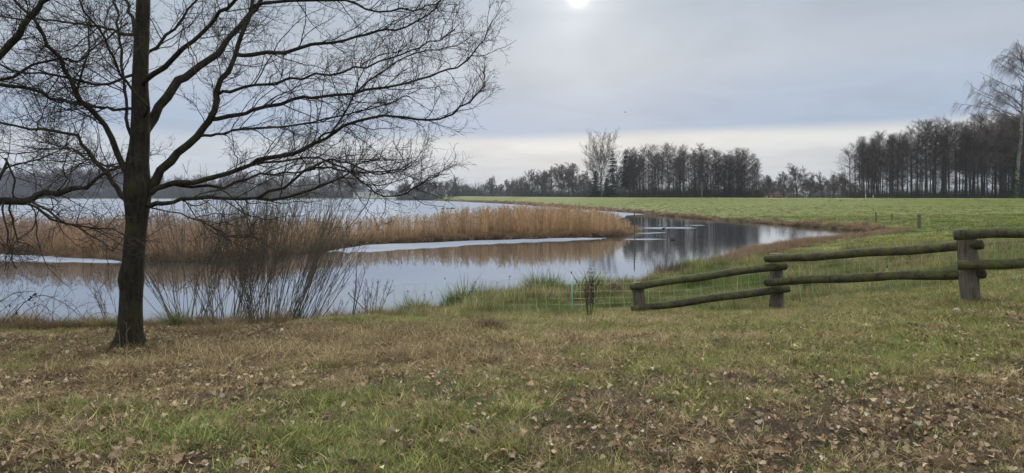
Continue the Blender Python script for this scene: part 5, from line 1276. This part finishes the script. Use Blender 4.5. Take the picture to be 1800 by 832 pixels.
person(930, 'walker in dark clothes, the left one of three on the dyke', 'navy', .5, 2.4); person(944, 'walker in grey, the middle one of three on the dyke', 'grey', -.45, 2.4); person(963, 'stout walker in dark blue, the right one of three on the dyke', 'navy', .3, 2.2)
# water birds
M['plum'] = plain('dark_plumage', (.035, .03, .026), .7, .2, .3, 20); M['bill'] = plain('yellow_bill', (.45, .32, .05), .5, .3, .1)
def duck_mesh():
    T = Tubes(); P = [(-.27, 0, .10), (-.20, 0, .08), (-.10, 0, .055), (0, 0, .05), (.10, 0, .06), (.16, 0, .10), (.18, 0, .17), (.195, 0, .23), (.225, 0, .26), (.26, 0, .255)]; T.add(P, [.008, .045, .085, .10, .09, .06, .038, .036, .045, .018], 10)
    return T.build('duck', M['plum'])
dm = duck_mesh(); T = Tubes(); T.add([(.255, 0, .252), (.285, 0, .247), (.315, 0, .24)], [.016, .014, .006], 6); bm_ = T.build('bill', M['bill'])
def duck(px, py, label, rz, z_=0.0, sc=1.3):
    x, y = wpt(px, py); o = link('duck', dm, None, (x, y, z_)); o.rotation_euler = (0, 0, rz); o.scale = (sc,) * 3; tag(o, label, 'duck', None); link('bill', bm_, o)
for px, py, rz, lab in ((779, 368.2, .3, 'dark duck on the lake, leftmost of the loose line of four'), (786.5, 368.4, 2.9, 'dark duck on the lake, second from the left in the line of four'), (793, 367.8, .2, 'dark duck on the lake, third from the left in the line of four'), (797, 367.4, 3.3, 'dark duck on the lake, rightmost of the line of four')): duck(px, py, lab, rz, .02, 1.7)
duck(1167, 403, 'dark duck resting on the long ice floe in the channel', .4, .03, .8); duck(1183, 422.5, 'dark duck swimming in the channel below the ice floes', 2.8, 0, .8)
# the bird in the air
bv = [(-.25, 0, 0), (0, 0, .03), (.22, 0, 0), (0, 0, -.04)]
T = Tubes(); T.add([(-.30, 0, 0), (-.18, 0, 0), (0, 0, 0), (.16, 0, .01), (.24, 0, .03), (.30, 0, .02)], [.01, .05, .08, .06, .045, .01], 8)
S = Strips()
bird = link('bird', T.build('bird', M['plum']), None, at(1099, 197.5, 90)); bird.scale = (.55,) * 3; bird.rotation_euler = (0, 0, .5); tag(bird, 'small dark bird flying alone under the grey cloud', 'bird')
for sg in (-1, 1):
    wb = bmesh.new(); q = [(-.10, sg * .05, .01), (.10, sg * .05, .02), (.09, sg * .30, .12), (.0, sg * .62, .06), (-.09, sg * .30, .10)]; tv = [wb.verts.new(p_) for p_ in q]; bvx = [wb.verts.new((p_[0], p_[1], p_[2] - .015)) for p_ in q]
    wb.faces.new(tv); wb.faces.new(bvx[::-1])
    for i in range(5): wb.faces.new((tv[i], bvx[i], bvx[(i + 1) % 5], tv[(i + 1) % 5]))
    me = bpy.data.meshes.new('wing'); wb.to_mesh(me); wb.free(); me.materials.append(M['plum']); link('wing', me, bird)
# far buildings and the moored boat
def box(name, x0, x1, y0, y1, z0, z1, mat, parent=None, chamf=0):
    bm = bmesh.new(); bmesh.ops.create_cube(bm, size=1)
    for v_ in bm.verts: v_.co = (x0 + (v_.co.x + .5) * (x1 - x0), y0 + (v_.co.y + .5) * (y1 - y0), z0 + (v_.co.z + .5) * (z1 - z0))
    if chamf: bmesh.ops.bevel(bm, geom=bm.edges[:], offset=chamf, segments=1, affect='EDGES')
    me = bpy.data.meshes.new(name); bm.to_mesh(me); bm.free(); me.materials.append(M[mat]); return link(name, me, parent)
M['wallw'] = plain('white_render', (.66, .66, .64), .9, .1, .08, 1); M['brick'] = plain('red_brick', (.20, .085, .06), .9, .1, .25, 3); M['rooft'] = plain('red_roof_tiles', (.13, .055, .042), .85, .1, .2, 2); M['pane'] = plain('dark_window', (.03, .035, .04), .15, .5, .05); M['slate'] = plain('grey_roof', (.12, .13, .15), .8, .2, .15, 1)
def house(px, D, wdt, dep, hw, hr, wall, roof, label, cat='house', rz=0.0, nwin=3):
    o = empty('house' if cat == 'house' else cat, gpt(px, D, .2), rz); tag(o, label, cat)
    box('wall', -wdt / 2, wdt / 2, 0, dep, 0, hw, wall, o, .02)
    bm = bmesh.new(); a, e = wdt / 2 + .4, .5
    vs = [bm.verts.new(p_) for p_ in ((-a, -e, hw - .15), (a, -e, hw - .15), (a, dep + e, hw - .15), (-a, dep + e, hw - .15), (-a, dep / 2, hw + hr), (a, dep / 2, hw + hr))]
    for f_ in ((0, 1, 5, 4), (2, 3, 4, 5), (0, 4, 3), (1, 2, 5), (3, 2, 1, 0)): bm.faces.new([vs[i] for i in f_])
    me = bpy.data.meshes.new('roof'); bm.to_mesh(me); bm.free(); me.materials.append(M[roof]); rf = link('roof', me, o)
    box('chimney', wdt * .2, wdt * .2 + .7, dep * .45, dep * .45 + .7, hw + hr * .5, hw + hr + .9, 'brick', rf)
    for i in range(nwin):
        x = -wdt / 2 + wdt * (i + .5) / nwin; fr_ = box('window', x - .65, x + .65, -.05, .04, hw * .45, hw * .82, 'white', o); box('pane', x - .52, x + .52, -.08, .0, hw * .45 + .12, hw * .82 - .12, 'pane', fr_)
house(1346, 345, 8, 7, 3.0, 2.2, 'wallw', 'rooft', 'white walled house with red roof glimpsed beside the alder row', rz=.2, nwin=2)
house(1368, 350, 9, 7, 1.9, 1.9, 'brick', 'rooft', 'red brick house with red roof behind the gap trees', rz=-.15)
house(1462, 350, 10, 7, 2.8, 2.6, 'brick', 'slate', 'brick house with grey roof low behind the thin gap tree', rz=.1)
house(650, 665, 34, 16, 6.5, 2.5, 'wallw', 'slate', 'long pale hall on the far shore behind the oak twigs', 'hall', 0, 7)
house(690, 650, 26, 14, 5.5, 2.2, 'wallw', 'slate', 'low pale hall on the far shore left of the bushy tree', 'hall', .1, 5)
o = empty('moored_boat', (*wpt(632, 349.9), 0), .1); tag(o, 'dark low boat moored at the far lake shore', 'boat')
bm = bmesh.new(); L_ = 7.0; st2 = [(-L_, 1.1, .9), (-L_ * .5, 1.7, .75), (0, 1.8, .7), (L_ * .6, 1.5, .85), (L_, .1, 1.2)]; rows = []
for x, hw_, zt in st2: rows.append([bm.verts.new((x, -hw_, zt)), bm.verts.new((x, -hw_ * .7, -.2)), bm.verts.new((x, hw_ * .7, -.2)), bm.verts.new((x, hw_, zt))])
for a_, b_ in zip(rows, rows[1:]):
    for j in range(4): bm.faces.new((a_[j], b_[j], b_[(j + 1) % 4], a_[(j + 1) % 4]))
bm.faces.new(rows[0]); bm.faces.new(rows[-1][::-1]); me = bpy.data.meshes.new('hull'); bm.to_mesh(me); bm.free(); me.materials.append(M['slate']); link('hull', me, o)
box('cabin', -3.5, 1.0, -1.1, 1.1, .7, 1.7, 'wallw', o, .1)

# ================================================================== HAZE
m = bpy.data.materials.new('haze_air'); m.use_nodes = True; t = NT(m.node_tree)
pv = t.n('ShaderNodeVolumePrincipled'); pv.inputs['Color'].default_value = (.80, .87, 1.0, 1); pv.inputs['Density'].default_value = .00015; pv.inputs['Anisotropy'].default_value = .1
o_ = t.n('ShaderNodeOutputMaterial'); t.l(pv.outputs[0], o_.inputs['Volume'])
hz = box('haze', -1600, 2700, -950, 2650, -2.2, 36, 'soil'); hz.data.materials.clear(); hz.data.materials.append(m)
tag(hz, 'thin winter haze lying over lake and land', 'haze', None, 'stuff')
